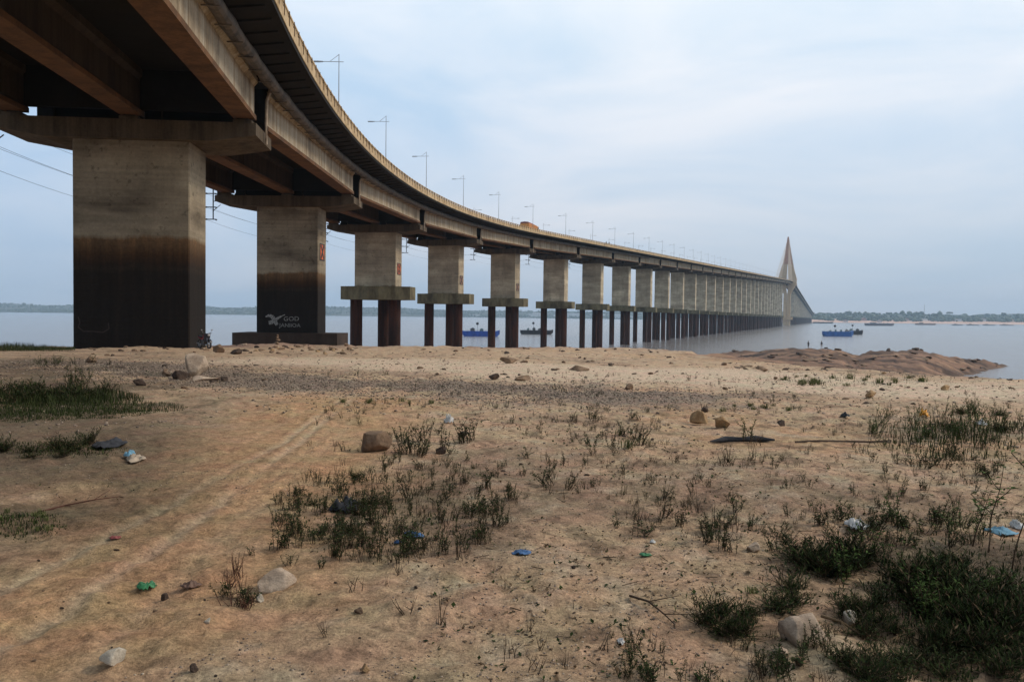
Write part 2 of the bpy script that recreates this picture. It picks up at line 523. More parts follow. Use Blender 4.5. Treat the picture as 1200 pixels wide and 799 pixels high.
    c = mix_node(N, L, sp, c, (0.07, 0.048, 0.036))
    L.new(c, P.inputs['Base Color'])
    P.inputs['Roughness'].default_value = 0.95
    P.inputs['Specular IOR Level'].default_value = 0.15
    hb = math_node(N, L, 'ADD', math_node(N, L, 'MULTIPLY', f1, 1.0), math_node(N, L, 'MULTIPLY', f2, 0.35))
    b = N.new('ShaderNodeBump'); b.inputs['Strength'].default_value = 1.0; b.inputs['Distance'].default_value = 0.05
    L.new(hb, b.inputs['Height']); L.new(b.outputs['Normal'], P.inputs['Normal'])
    me.materials.append(m)
    o = bpy.data.objects.new('ground', me)
    COL.objects.link(o)
    tag(o, kind='structure')
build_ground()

# river
m, N, L, P = new_mat('river_water')
tc = N.new('ShaderNodeTexCoord'); O = tc.outputs['Object']
P.inputs['Base Color'].default_value = (0.17, 0.155, 0.15, 1)
P.inputs['Roughness'].default_value = 0.14
P.inputs['IOR'].default_value = 1.33
w1 = noise_node(N, L, O, 0.45, 6, 0.65, (0.7, 1.8, 1.0))
w2 = noise_node(N, L, O, 0.06, 5, 0.6, (0.5, 2.2, 1.0))
b = N.new('ShaderNodeBump'); b.inputs['Strength'].default_value = 0.8; b.inputs['Distance'].default_value = 0.5
L.new(math_node(N, L, 'ADD', w1, math_node(N, L, 'MULTIPLY', w2, 2.0)), b.inputs['Height'])
L.new(b.outputs['Normal'], P.inputs['Normal'])
M_WATER = m
mb = MB()
mb.add([(-5200, 20, WATER), (5600, 20, WATER), (5600, 7000, WATER), (-5200, 7000, WATER)], [(0, 1, 2, 3)])
tag(mb.build('river', M_WATER), kind='structure')
mb = MB()
mb.add([(-5600, -900, WATER - 6), (5900, -900, WATER - 6), (5900, 7300, WATER - 6), (-5600, 7300, WATER - 6)], [(0, 1, 2, 3)])
tag(mb.build('river_bed', mat('river_mud', (0.12, 0.09, 0.07), 0.9, var=0.2, scale=0.05)), kind='structure')

# haze: one closed box round everything
m = bpy.data.materials.new('pale_haze'); m.use_nodes = True
nt = m.node_tree
for n in list(nt.nodes):
    if n.type != 'OUTPUT_MATERIAL': nt.nodes.remove(n)
pv = nt.nodes.new('ShaderNodeVolumePrincipled')
pv.inputs['Color'].default_value = (0.60, 0.80, 1.0, 1)
pv.inputs['Density'].default_value = 0.00012
pv.inputs['Anisotropy'].default_value = 0.0
nt.links.new(pv.outputs['Volume'], [n for n in nt.nodes if n.type == 'OUTPUT_MATERIAL'][0].inputs['Volume'])
mb = MB()
mb.box((150, 3050, (WATER - 7.5 + 178) / 2), (12400, 8800, 178 - WATER + 7.5))
hz = mb.build('haze', m)
tag(hz, kind='stuff')

# ------------------------------------------------------------------ bridge materials
def concrete_pier_mat(name, gain):
    m, N, L, P = new_mat(name)
    g = N.new('ShaderNodeNewGeometry')
    pos = g.outputs['Position']
    sx = N.new('ShaderNodeSeparateXYZ'); L.new(pos, sx.inputs[0])
    big = noise_node(N, L, pos, 0.35, 6, 0.65, (1, 1, 0.8))
    fine = noise_node(N, L, pos, 5.0, 8, 0.75)
    lift = noise_node(N, L, pos, 1.0, 4, 0.6, (0.12, 0.12, 0.42))
    board = noise_node(N, L, pos, 1.0, 2, 0.5, (0.03, 0.03, 4.5))
    drip = noise_node(N, L, pos, 1.0, 5, 0.65, (0.6, 0.6, 0.05))
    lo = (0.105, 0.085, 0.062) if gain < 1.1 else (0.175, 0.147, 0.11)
    c = ramp_node(N, L, lift, [(0.30, lo), (0.47, (0.235, 0.198, 0.148)), (0.70, (0.345, 0.30, 0.225))])
    c = mix_node(N, L, 1.0, c, ramp_node(N, L, board, [(0.35, 0.90), (0.65, 1.07)]), 'MULTIPLY')
    spot = noise_node(N, L, pos, 2.2, 4, 0.6)
    c = mix_node(N, L, 1.0, c, ramp_node(N, L, spot, [(0.30, 0.55), (0.40, 1.0)]), 'MULTIPLY')
    c = mix_node(N, L, 1.0, c, ramp_node(N, L, big, [(0.3, 0.75), (0.7, 1.2)]), 'MULTIPLY')
    c = mix_node(N, L, 1.0, c, ramp_node(N, L, fine, [(0.3, 0.82), (0.7, 1.14)]), 'MULTIPLY')
    c = mix_node(N, L, 1.0, c, ramp_node(N, L, drip, [(0.25, 0.78), (0.5, 1.04)]), 'MULTIPLY')
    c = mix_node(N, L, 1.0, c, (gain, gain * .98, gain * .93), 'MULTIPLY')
    # flood stain: a tan rim, rust brown below it, then near black up to the low water
    z = math_node(N, L, 'ADD', sx.outputs['Z'], math_node(N, L, 'ADD', math_node(N, L, 'MULTIPLY', math_node(N, L, 'SUBTRACT', big, 0.5), 0.5), math_node(N, L, 'MULTIPLY', math_node(N, L, 'SUBTRACT', drip, 0.5), 0.9)))
    t = math_node(N, L, 'DIVIDE', math_node(N, L, 'SUBTRACT', z, 2.0), 6.0, clamp=True)
    st = ramp_node(N, L, t, [(0.0, (0.011, 0.0085, 0.007)), (0.36, (0.013, 0.0095, 0.007)), (0.41, (0.022, 0.016, 0.011)), (0.45, (0.019, 0.012, 0.008)),
                             (0.56, (0.045, 0.024, 0.011)), (0.735, (0.12, 0.074, 0.038))])
    k = ramp_node(N, L, t, [(0.725, 1.0), (0.775, 0.0)])
    run = noise_node(N, L, pos, 1.0, 5, 0.7, (1.6, 1.6, 0.12))
    st = mix_node(N, L, 1.0, st, ramp_node(N, L, run, [(0.35, (.75, .75, .75)), (0.5, (1.0, .97, .94)), (0.68, (1.5, 1.35, 1.2))]), 'MULTIPLY')
    st = mix_node(N, L, 1.0, st, ramp_node(N, L, fine, [(0.3, 0.7), (0.7, 1.4)]), 'MULTIPLY')
    c = mix_node(N, L, k, c, st)
    L.new(c, P.inputs['Base Color'])
    P.inputs['Roughness'].default_value = 0.9
    P.inputs['Specular IOR Level'].default_value = 0.2
    b = N.new('ShaderNodeBump'); b.inputs['Strength'].default_value = 0.5; b.inputs['Distance'].default_value = 0.03
    L.new(math_node(N, L, 'ADD', fine, board), b.inputs['Height']); L.new(b.outputs['Normal'], P.inputs['Normal'])
    return m
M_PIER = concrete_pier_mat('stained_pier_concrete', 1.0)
M_PIER_MID = concrete_pier_mat('half_lit_pier_concrete', 1.35)  # paler copy: the middle piers' lesser shade put into the colour
M_PIER_FAR = concrete_pier_mat('lit_pier_concrete', 1.7)  # palest copy: stronger light on the far piers put into the colour

def streaky(name, base, dark, streak, k_lo=0.35, k_hi=0.6, fine_amt=0.2, sc=(1.3, 1.3, 0.06)):
    m, N, L, P = new_mat(name)
    g = N.new('ShaderNodeNewGeometry'); pos = g.outputs['Position']
    s1 = noise_node(N, L, pos, 1.0, 6, 0.7, sc)
    s2 = noise_node(N, L, pos, 1.0, 5, 0.65, (sc[0] * 0.4, sc[1] * 0.4, 0.15))
    f = noise_node(N, L, pos, 6.0, 8, 0.75)
    c = mix_node(N, L, ramp_node(N, L, s1, [(k_lo, 1.0), (k_hi, 0.0)]), base, streak)
    c = mix_node(N, L, ramp_node(N, L, s2, [(0.30, 0.85), (0.5, 0.0)]), c, dark)
    c = mix_node(N, L, 1.0, c, ramp_node(N, L, f, [(0.3, 1 - fine_amt), (0.7, 1 + fine_amt)]), 'MULTIPLY')
    L.new(c, P.inputs['Base Color']); P.inputs['Roughness'].default_value = 0.9
    P.inputs['Specular IOR Level'].default_value = 0.2
    b = N.new('ShaderNodeBump'); b.inputs['Strength'].default_value = 0.4; b.inputs['Distance'].default_value = 0.03
    L.new(f, b.inputs['Height']); L.new(b.outputs['Normal'], P.inputs['Normal'])
    return m
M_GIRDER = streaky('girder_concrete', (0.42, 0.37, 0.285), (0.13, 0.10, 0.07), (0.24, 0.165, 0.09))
M_GIRDER_IN = streaky('shaded_girder_concrete', (0.055, 0.040, 0.028), (0.022, 0.017, 0.013), (0.035, 0.024, 0.016))  # inner girders: under-deck shade put into the colour
M_FLANGE = streaky('girder_flange_concrete', (0.155, 0.080, 0.040), (0.05, 0.03, 0.02), (0.085, 0.048, 0.028), sc=(0.8, 0.8, 0.8))
M_CAP = streaky('pier_cap_concrete', (0.105, 0.082, 0.056), (0.03, 0.023, 0.017), (0.06, 0.042, 0.026))
M_PCAP = streaky('pile_cap_concrete', (0.185, 0.16, 0.095), (0.035, 0.03, 0.022), (0.085, 0.068, 0.04), sc=(0.6, 0.6, 0.2))
M_PILE = streaky('rusty_pile_casing', (0.062, 0.021, 0.012), (0.010, 0.007, 0.006), (0.018, 0.009, 0.007), fine_amt=0.4)
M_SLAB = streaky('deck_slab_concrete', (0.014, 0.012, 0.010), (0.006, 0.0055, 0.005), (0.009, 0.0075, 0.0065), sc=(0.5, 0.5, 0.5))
M_RAIL = streaky('parapet_concrete', (0.52, 0.40, 0.25), (0.20, 0.13, 0.07), (0.34, 0.235, 0.12), sc=(1.2, 1.2, 0.3))
M_RAILPOST = streaky('parapet_post_concrete', (0.14, 0.095, 0.055), (0.05, 0.035, 0.02), (0.09, 0.06, 0.035), sc=(1.2, 1.2, 0.3))
M_FOOT = streaky('footing_concrete', (0.055, 0.038, 0.029), (0.02, 0.015, 0.012), (0.036, 0.022, 0.015), sc=(0.5, 0.5, 0.2))
M_PIPE = mat('weathered_pipe', (0.016, 0.013, 0.011), 0.7, var=0.6, scale=1.1, c2=(0.13, 0.10, 0.07))
M_DOWN = mat('pale_downspout', (0.33, 0.26, 0.19), 0.7, var=0.35, scale=2.0)
M_BEAR = mat('bearing_rubber', (0.02, 0.018, 0.016), 0.8)
M_DARKSTEEL = mat('dark_steel', (0.018, 0.018, 0.02), 0.6)
M_ASPH = mat('asphalt', (0.05, 0.05, 0.05), 0.9, var=0.2, scale=2.0)
M_PYLON = streaky('pylon_concrete', (0.52, 0.37, 0.22), (0.38, 0.26, 0.15), (0.45, 0.31, 0.18), sc=(0.1, 0.1, 0.02))
M_PYRED = mat('pylon_red_paint', (0.40, 0.20, 0.12), 0.7, var=0.15, scale=0.2)
M_CABLE = mat('cable_sheath', (0.40, 0.31, 0.22), 0.6)

# ------------------------------------------------------------------ bridge
base = lat(0, 0); base.z = float(ground_h(base.x, base.y))
bridge = empty('road_bridge', base, 0, 'long concrete road bridge on stained piers curving out over the river to a tall pylon', 'bridge')
B0 = tuple(base)
S_END = 3200.0
def stations(a, b):
    out = [a]
    while out[-1] < b: out.append(out[-1] + (4.5 if out[-1] < 230 else 15.0))
    return out
SA = stations(-90.0, S_END)
DECK_HW = 11.3
def sweep(prof, ss):
    return [[lat(s, o, z) for o, z in prof] for s in ss]

mb = MB()                                   # slab with tapering cantilevers and transverse ribs on its underside
mb.loft(sweep([(-DECK_HW, 4.95), (-7.9, 4.52), (7.9, 4.52), (DECK_HW, 4.95), (DECK_HW, 5.28), (0, 5.38), (-DECK_HW, 5.28)], SA))
for s in np.arange(-60, 260, 2.25):
    for sg in (-1, 1):
        a, b_ = lat(s, sg * 8.0, 4.40), lat(s, sg * 10.9, 4.80)
        t = (lat(s + .1, 0) - lat(s, 0)).normalized() * 0.12
        u = Vector((0, 0, 0.18))
        mb.hexa([a - t, b_ - t, b_ + t, a + t, a - t + u, b_ - t + u, b_ + t + u, a + t + u])
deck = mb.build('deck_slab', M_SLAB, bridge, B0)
mb = MB()
mb.loft(sweep([(-9.0, 5.345), (9.0, 5.345), (9.0, 5.42), (0, 5.50), (-9.0, 5.42)], SA))
mb.build('road_surface', M_ASPH, bridge, B0)
for sg in (-1, 1):                          # open concrete balustrade: kerb, rail, posts and slats
    mb = MB()
    o0 = sg * (DECK_HW - 0.08)
    def rect(o, w, z0, z1): return [(o - w, z0), (o + w, z0), (o + w, z1), (o - w, z1)]
    mb.loft(sweep(rect(o0, 0.13, 5.2, 5.50), SA))
    mb.loft(sweep(rect(o0, 0.06, 6.33, 6.45), SA))
    mb.loft(sweep(rect(o0, 0.035, 6.16, 6.24), SA))
    for s in np.arange(-85, 1500, 2.0):
        p = lat(s, o0, 0); h = path(s)[2]
        mb.box((p.x, p.y, p.z + 5.90), (0.20, 0.15, 1.12), -h, 1)
        q = lat(s + 1.0, o0, 0)
        mb.box((q.x, q.y, q.z + 5.79), (0.13, 1.80, 0.56), -path(s + 1)[2])
    mb.build('parapet', [M_RAIL, M_RAILPOST], bridge, B0)

# service pipe slung under the right-hand cantilever
mb = MB()
SP = list(np.arange(-80, 330, 1.5))
pts = [lat(s, 8.85, 4.2) for s in SP]
mb.tube(pts, [0.40 if i % 4 else 0.46 for i in range(len(SP))], 12)
for s in np.arange(-78, 330, 3.0):
    p = lat(s, 8.85, 4.2); h = path(s)[2]
    mb.box((p.x, p.y, p.z + 0.36), (0.10, 0.10, 0.34), -h)
    mb.box((p.x, p.y, p.z - 0.44), (0.86, 0.12, 0.05), -h)
mb.build('service_pipe', M_PIPE, bridge, B0, smooth=False)

def girder_mb(mb, k0, k1, o):
    """one prestressed girder between two piers, web and flanges, end blocks thickened"""
    a, b_ = lat(k0, o, 0), lat(k1, o, 0)
    d = (b_ - a).normalized(); a = a + d * 2.55; b_ = b_ - d * 1.15
    r = Vector((d.y, -d.x, 0)).normalized()
    L_ = (b_ - a).length
    def ring(t, web):
        prof = [(-.7, 1.62), (.7, 1.62), (.7, 1.92), (web, 2.12), (web, 3.85), (.78, 4.10), (.78, 4.53), (-.78, 4.53), (-.78, 4.10), (-web, 3.85), (-web, 2.12), (-.7, 1.92)]
        c = a + (b_ - a) * t
        return [c + r * x + Vector((0, 0, z)) for x, z in prof]
    e = 2.4 / L_
    rings = [ring(0, .56), ring(e, .56), ring(e * 1.3, .46), ring(.495, .46), ring(.496, .54), ring(.508, .54), ring(.509, .46), ring(1 - e * 1.3, .46), ring(1 - e, .56), ring(1, .56)]
    n0 = len(mb.f)
    mb.loft(rings)
    for i in range(n0, len(mb.f)):          # warm bounce light off the sand painted brown on flange underside and lip
        f = mb.f[i]
        zs = sorted(set(round(mb.v[j][2] - zt(k0), 1) for j in f))
        prof_i = (i - n0) % 12
        if prof_i in (0, 11, 1) and len(f) == 4: mb.m[i] = 1
        if len(f) > 4: mb.m[i] = 2        # girder ends take the near-black slab material

SPANS = [(-90 + 45 * i, -45 + 45 * i) for i in range(0, 32)]      # up to 1350
SPANS += [(1350, 1390), (1390, 1490), (1490, 1590), (1590, 1690), (1690, 1790)]
t = 1790
while t < S_END - 45: SPANS.append((t, t + 45)); t += 45
n_g = 0
rest = MB()
for k0, k1 in SPANS:
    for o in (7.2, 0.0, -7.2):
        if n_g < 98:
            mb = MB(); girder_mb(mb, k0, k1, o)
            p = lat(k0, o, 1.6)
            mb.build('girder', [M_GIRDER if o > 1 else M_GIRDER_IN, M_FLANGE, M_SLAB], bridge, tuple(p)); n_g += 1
        else: girder_mb(rest, k0, k1, o)
tag(rest.build('girder', [M_GIRDER, M_FLANGE, M_SLAB], bridge, tuple(lat(SPANS[33][0], 0, 1.6))), kind='stuff')

PIERS = [-45 + 45 * i for i in range(0, 32)] + [1390, 1790]
t = 1835
while t < S_END: PIERS.append(t); t += 45
far_piles = MB()
n_p = 0
for i, s in enumerate(PIERS):
    x, y, h = path(s)
    R = Vector((math.cos(h), -math.sin(h), 0)); T = Vector((math.sin(h), math.cos(h), 0))
    ztop = zt(s)
    C = Vector((x, y, 0))
    def W(a, b, z): return C + R * a + T * (b + 0.7) + Vector((0, 0, z))
    land = s <= 45
    gz = float(ground_h(x, y))
    zb = gz - 0.8 if s <= 0 else (EYE - 2.35 if s == 45 else EYE + 4.78)
    org = tuple(W(0, 0, zb))
    mb = MB()                               # shaft, edges slightly chamfered
    hw, ht, ch = 3.7, 2.0, 0.07
    poly = [(-hw + ch, -ht), (hw - ch, -ht), (hw, -ht + ch), (hw, ht - ch), (hw - ch, ht), (-hw + ch, ht), (-hw, ht - ch), (-hw, -ht + ch)]
    mb.prism([tuple(W(a, b, 0)[:2]) for a, b in poly], zb, ztop)
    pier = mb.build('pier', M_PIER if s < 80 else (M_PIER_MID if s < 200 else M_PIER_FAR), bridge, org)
    mb = MB()                               # cap beam: tapered ends, a ledge below, bearing plinths on top
    def cap_ring(b): return [W(-8.55, b, ztop + .55), W(-5.3, b, ztop), W(5.3, b, ztop), W(8.1, b, ztop + .45), W(8.1, b, ztop + 1.25), W(-8.55, b, ztop + 1.25)]
    mb.loft([cap_ring(2.6), cap_ring(-2.6)])
    for a in (-7.2, 0, 7.2):
        c = W(a, 0, ztop + 1.36)
        mb.box(c, (1.2, 5.0, 0.216), -h)
    mb.box(W(-8.2, 0, ztop + 1.60), (0.5, 4.2, 0.7), -h)
    mb.build('pier_cap', M_CAP, pier, tuple(W(0, 0, ztop)))
    if s < 420:
        for a in (-7.2, 0, 7.2):
            for b in (-2.15, 2.15):
                mb = MB(); mb.box(W(a, b, ztop + 1.543), (0.7, 0.5, 0.145), -h)
                mb.build('bearing', M_BEAR, pier, tuple(W(a, b, ztop + 1.5)))
        for a0, a1 in ((-6.45, -.75), (.75, 6.45)):
            for b in (-2.3, 2.3):         # end diaphragms closing the gaps between the girders
                mb = MB(); mb.box(W((a0 + a1) / 2, b, ztop + 3.2), (a1 - a0, 0.35, 2.6), -h)
                mb.build('diaphragm', M_SLAB, pier, tuple(W((a0 + a1) / 2, b, ztop + 1.9)))
    if s < 600:
        mb = MB()                           # downspout from the service pipe to below the cap
        mb.tube([W(8.55, -.25, ztop + 4.12), W(8.5, -.25, ztop + 3.75), W(8.32, -.12, ztop + 3.35), W(8.28, -.12, ztop + 1.8), W(8.28, -.12, ztop + .35)], 0.11, 8)
        mb.build('downspout', M_DOWN, pier, tuple(W(8.28, 0, ztop)))
    if s == 45:
        mb = MB()
        mb.prism([tuple(W(a, b, 0)[:2]) for a, b in ((-6.3, -3.0), (6.3, -3.0), (6.3, 3.0), (-6.3, 3.0))], EYE - 5.6, EYE - 2.38)
        mb.build('footing', M_FOOT, pier, tuple(W(0, 0, EYE - 5.6)))
    if s > 45 and s < 3130:
        z1, z0 = EYE + 4.85, EYE + 2.55
        mb = MB()
        poly = [(-6.25, -1.9), (-1.0, -3.3), (1.0, -3.3), (6.25, -1.9), (6.25, 1.9), (2.2, 4.6), (-2.2, 4.6), (-6.25, 1.9)]
        mb.prism([tuple(W(a, b, 0)[:2]) for a, b in poly], z0, z1)
        mb.build('pile_cap', M_PCAP, pier, tuple(W(0, 0, z0)))
        for a, b in ((-4.0, 0), (3.0, 0), (0.1, 3.2)) if s < 400 else ((-4.0, 0), (3.6, 0), (0.1, 3.2), (1.3, -1.6), (-1.6, -1.6)):
            p = W(a, b, 0)
            gz = float(ground_h(p.x, p.y)) if s < 300 else WATER - 3
            tgt = MB() if n_p < 99 else far_piles
            tgt.tube([(p.x, p.y, min(gz, WATER) - 1.5), (p.x, p.y, z0 + .05)], 1.08, 20 if s < 500 else 10)
            if n_p < 99:
                for zz in np.arange(z0 - 2.4, WATER, -2.4): tgt.tube([(p.x, p.y, zz - .05), (p.x, p.y, zz + .05)], 1.105, 20 if s < 500 else 10)
                tgt.build('pile', M_PILE, pier, (p.x, p.y, WATER - 3)); n_p += 1
tag(far_piles.build('pile', M_PILE, bridge, tuple(lat(1600, 0))), kind='stuff')

# pylon: two leaning legs that meet above the deck and narrow to one foot below it
zd = zt(S_PYL) + 5.4
x, y, h = path(S_PYL)
R = Vector((math.cos(h), -math.sin(h), 0)); T = Vector((math.sin(h), math.cos(h), 0)); C = Vector((x, y, 0))
ZT = EYE + 153.0
mb = MB()
for sg in (-1, 1):
    def ring(cx, z, w, d): return [C + R * (cx - w) - T * d + Vector((0, 0, z)), C + R * (cx + w) - T * d + Vector((0, 0, z)),
                                   C + R * (cx + w) + T * d + Vector((0, 0, z)), C + R * (cx - w) + T * d + Vector((0, 0, z))]
    mb.loft([ring(sg * 3.2, WATER - 3, 3.0, 5), ring(sg * 3.2, zd - 22, 2.9, 4.6), ring(sg * 9.6, zd - 3, 6.6, 4.4), ring(sg * 9.4, zd + 6, 7.4, 4.4),
             ring(sg * 4.5, ZT - 50, 4.2, 3.8)])
mb.box(C + Vector((0, 0, zd - 8.0)), (26, 6, 4.5), -h)
mb.box(C + Vector((0, 0, EYE + 1)), (20, 16, 5), -h)
pyl = mb.build('pylon', M_PYLON, bridge, tuple(C + Vector((0, 0, WATER))))
mb = MB()
mb.loft([ring(0, ZT - 51, 8.5, 4.0), ring(0, ZT - 30, 4.9, 3.2), ring(0, ZT - 6, 2.0, 2.0), ring(0, ZT, 1.0, 1.0)])
mb.build('pylon_head', M_PYRED, pyl, tuple(C + Vector((0, 0, ZT - 53))))
for sg in (-1, 1):
    for fb in (-1, 1):
        for k in range(13):
            zc = ZT - 50 + 42 * k / 12.0
            hwid = np.interp(ZT - zc, [0, 6, 30, 53], [1, 2.0, 4.9, 8.1]) * 0.8
            s2 = S_PYL + fb * (28 + 165 * k / 12.0)
            mb = MB()
            mb.tube([C + R * sg * float(hwid) + T * fb * 2.0 + Vector((0, 0, zc)), lat(s2, sg * 10.4, 5.4)], 0.16, 5)
            mb.build('stay_cable', M_CABLE, bridge, tuple(lat(s2, sg * 10.4, 5.4)))

# painted letters and marks on the second pier, scrawl on the first
def flat_text(txt, size, depth):
    cu = bpy.data.curves.new('t', 'FONT'); cu.body = txt; cu.size = size; cu.extrude = depth; cu.resolution_u = 3
    ob = bpy.data.objects.new('t', cu); COL.objects.link(ob)
    bpy.context.view_layer.update()
    me = bpy.data.meshes.new_from_object(ob.evaluated_get(bpy.context.evaluated_depsgraph_get()))
    vs = [tuple(v.co) for v in me.vertices]; fs = [tuple(p.vertices) for p in me.polygons]
    bpy.data.objects.remove(ob); bpy.data.curves.remove(cu); bpy.data.meshes.remove(me)
    return vs, fs
M_WPAINT = mat('white_spray_paint', (0.36, 0.36, 0.34), 0.8, c2=(0.07, 0.07, 0.065), scale=9.0)
x, y, h = path(45)
R = Vector((math.cos(h), -math.sin(h), 0)); T = Vector((math.sin(h), math.cos(h), 0))
F0 = Vector((x, y, 0)) - T * (1.3 + 0.006)
def on_face(u, z): return F0 + R * u + Vector((0, 0, z))
piers = [o for o in bridge.children if o.name.startswith('pier')]
pier2 = min(piers, key=lambda o: (ORG[o.name] - Vector((x, y, 0))).xy.length)
mb = MB()
def px2(u_px, v_px):                        # pier-face coordinates: u right of the face centre, z up (metres)
    return (u_px - 336.5) / 75.0 * 7.4, EYE - (v_px - 367.1) / 967.0 * 99.4
for txt, px, py, sz in (('GOD', 332.0, 376.2, 0.74), ('JANIIOA', 327.0, 383.2, 0.62)):
    vs, fs = flat_text(txt, sz, 0.004)
    u0, z0 = px2(px, py)
    mb.add([on_face(u0 + a * 1.12, z0 + b + 0.10 * a * (0 if txt != 'GOD' else .3)) + T * (-c) for a, b, c in vs], fs)
def strip(pts, w):
    for i in range(len(pts) - 1):
        (a0, b0), (a1, b1) = pts[i], pts[i + 1]
        w0, w1 = w[i], w[i + 1]
        d = Vector((a1 - a0, b1 - b0)).normalized(); n = Vector((-d.y, d.x))
        q = [(a0 - n.x * w0, b0 - n.y * w0), (a1 - n.x * w1, b1 - n.y * w1), (a1 + n.x * w1, b1 + n.y * w1), (a0 + n.x * w0, b0 + n.y * w0)]
        mb.add([on_face(*p_) for p_ in q], [(0, 1, 2, 3)])
for pts, w in (([px2(310, 371.5), px2(315, 370), px2(319, 372), px2(322.5, 377.5), px2(325, 380.5)], (.06, .18, .24, .2, .1)),
               ([px2(314, 378.5), px2(317, 378), px2(321, 376), px2(326, 372.5), px2(331, 370)], (.22, .26, .16, .14, .05)),
               ([px2(334, 368.8), px2(331, 370)], (.05, .05)), ([px2(321.5, 378), px2(323.5, 381.5)], (.15, .08))):
    strip(pts, w)
mb.build('graffiti', M_WPAINT, pier2, tuple(on_face(0, EYE - 1.5)))
x, y, h = path(0)
R = Vector((math.cos(h), -math.sin(h), 0)); T = Vector((math.sin(h), math.cos(h), 0))
F0 = Vector((x, y, 0)) - T * (1.3 + 0.006)
pier1 = min(piers, key=lambda o: (ORG[o.name] - Vector((x, y, 0))).xy.length)
mb = MB()
def px1(u_px, v_px): return (u_px - 153.5) / 137.0 * 7.4, EYE - (v_px - 365.3) / 967.0 * 54.5
strip([px1(*p) for p in ((91, 372), (93, 379), (91, 384), (97, 389), (108, 389), (120, 390), (127, 386), (126, 379))], [.035] * 8)
mb.build('graffiti', mat('faded_red_paint', (0.030, 0.018, 0.015), 0.9, var=0.4, scale=5.0), pier1, tuple(on_face(0, EYE - 1)))

# ------------------------------------------------------------------ things on the bridge
M_LAMP = mat('galvanised_lamp_steel', (0.30, 0.31, 0.32), 0.5, metal=0.3)
def make_lamp():
    r = empty('street_lamp', (0, 0, 0), 0, 'x', 'street lamp')
    mb = MB(); mb.tube([(0, 0, 0), (0, 0, 4), (0, 0, 8.0)], [.065, .05, .033], 8); mb.box((0, 0, .04), (.4, .4, .08))
    mb.build('pole', M_LAMP, r)
    mb = MB(); mb.tube([(.45, 0, 7.25), (-2.0, 0, 7.25)], .032, 6); mb.tube([(0, 0, 7.95), (-.85, 0, 7.3)], .022, 6)
    mb.build('arm', M_LAMP, r)
    mb = MB()
    mb.loft([[(-1.55, -.05, 7.2), (-1.55, .05, 7.2), (-1.55, .05, 7.29), (-1.55, -.05, 7.29)],
             [(-1.95, -.11, 7.18), (-1.95, .11, 7.18), (-1.95, .09, 7.30), (-1.95, -.09, 7.30)],
             [(-2.45, -.10, 7.18), (-2.45, .10, 7.18), (-2.45, .08, 7.30), (-2.45, -.08, 7.30)]])
    mb.build('lamp_head', M_LAMP, r)
    return r
lamp0 = make_lamp()
for row in (1, -1):
    s = 26.0 if row > 0 else 30.0
    first = True; k = 0
    ss = ([-34, -4] if row > 0 else [-30, 0]) + [s + 30 * i for i in range(0, 42)]
    for s in ss:
        o = lamp0 if (row > 0 and k == 0) else copy_tree(lamp0)
        p = lat(s, row * 9.6, 5.42)
        o.location = p
        o.rotation_euler = (0, 0, -path(s)[2] + (0 if row > 0 else math.pi))
        if row > 0:
            if s == 26: lb = 'nearest lamp post in view above the bridge parapet, its arm reaching left'
            elif s == 56: lb = 'second nearest lamp post above the bridge parapet, above the second pier'
            elif s == 86: lb = 'third lamp post from the left above the bridge parapet'
            elif s < 26: lb = 'lamp post on the bridge deck over the near spans, above the frame'
            else: lb = 'thin lamp post on the near edge of the bridge, its arm reaching left'
        else:
            lb = 'thin lamp post on the far edge of the bridge, its arm reaching right'
        tag(o, lb, 'street lamp', 'street lamps along the bridge')
        k += 1

# power-line brackets on the left cap ends and their wires
def make_bracket():
    r = empty('power_line_bracket', (0, 0, 0), 0, 'x', 'bracket')
    mb = MB(); mb.tube([(0, 0, -1.45), (0, 0, 2.9)], .075, 8); mb.build('post', M_DARKSTEEL, r)
    for z in (1.7, 0.05, -1.42):
        mb = MB(); mb.box((-.35, 0, z), (1.5, .11, .11))
        mb.tube([(-.75, 0, z), (-1.05, 0, z)], [.1, .1], 8)
        mb.tube([(.25, -.05, z - .04), (.48, -.05, z - .10)], [.05, .07], 8)
        mb.build('arm', M_DARKSTEEL, r)
    mb = MB(); mb.tube([(0, 0, .75), (.85, 0, .85)], .05, 6); mb.tube([(0, 0, -.4), (.9, 0, .35)], .04, 6); mb.build('brace', M_DARKSTEEL, r)
    return r
br0 = make_bracket(); bpos = []
words = {45: 'second', 90: 'third', 135: 'fourth', 180: 'fifth', 225: 'sixth', 270: 'seventh', 315: 'eighth'}
for k, s in enumerate([-45, 0, 45, 90, 135, 180, 225, 270, 315]):
    o = br0 if k == 0 else copy_tree(br0)
    p = lat(s, -9.45, 0.0)
    o.location = p; o.rotation_euler = (0, 0, -path(s)[2])
    lb = ('dark steel bracket with three arms on the left cap end of the %s pier' % words[s]) if s in words else \
        ('dark steel bracket with three arms on the cap of the nearest pier' if s == 0 else 'dark steel bracket with three arms on the pier behind the camera')
    tag(o, lb, 'bracket', 'power line brackets on the pier caps')
    h = path(s)[2]
    bpos.append([lat(s, -9.45 - u, z) for u, z in ((.95, 1.7), (.95, 0.05), (.55, 0.05), (.95, -1.42))])
M_WIRE = mat('power_cable', (0.05, 0.05, 0.055), 0.6)
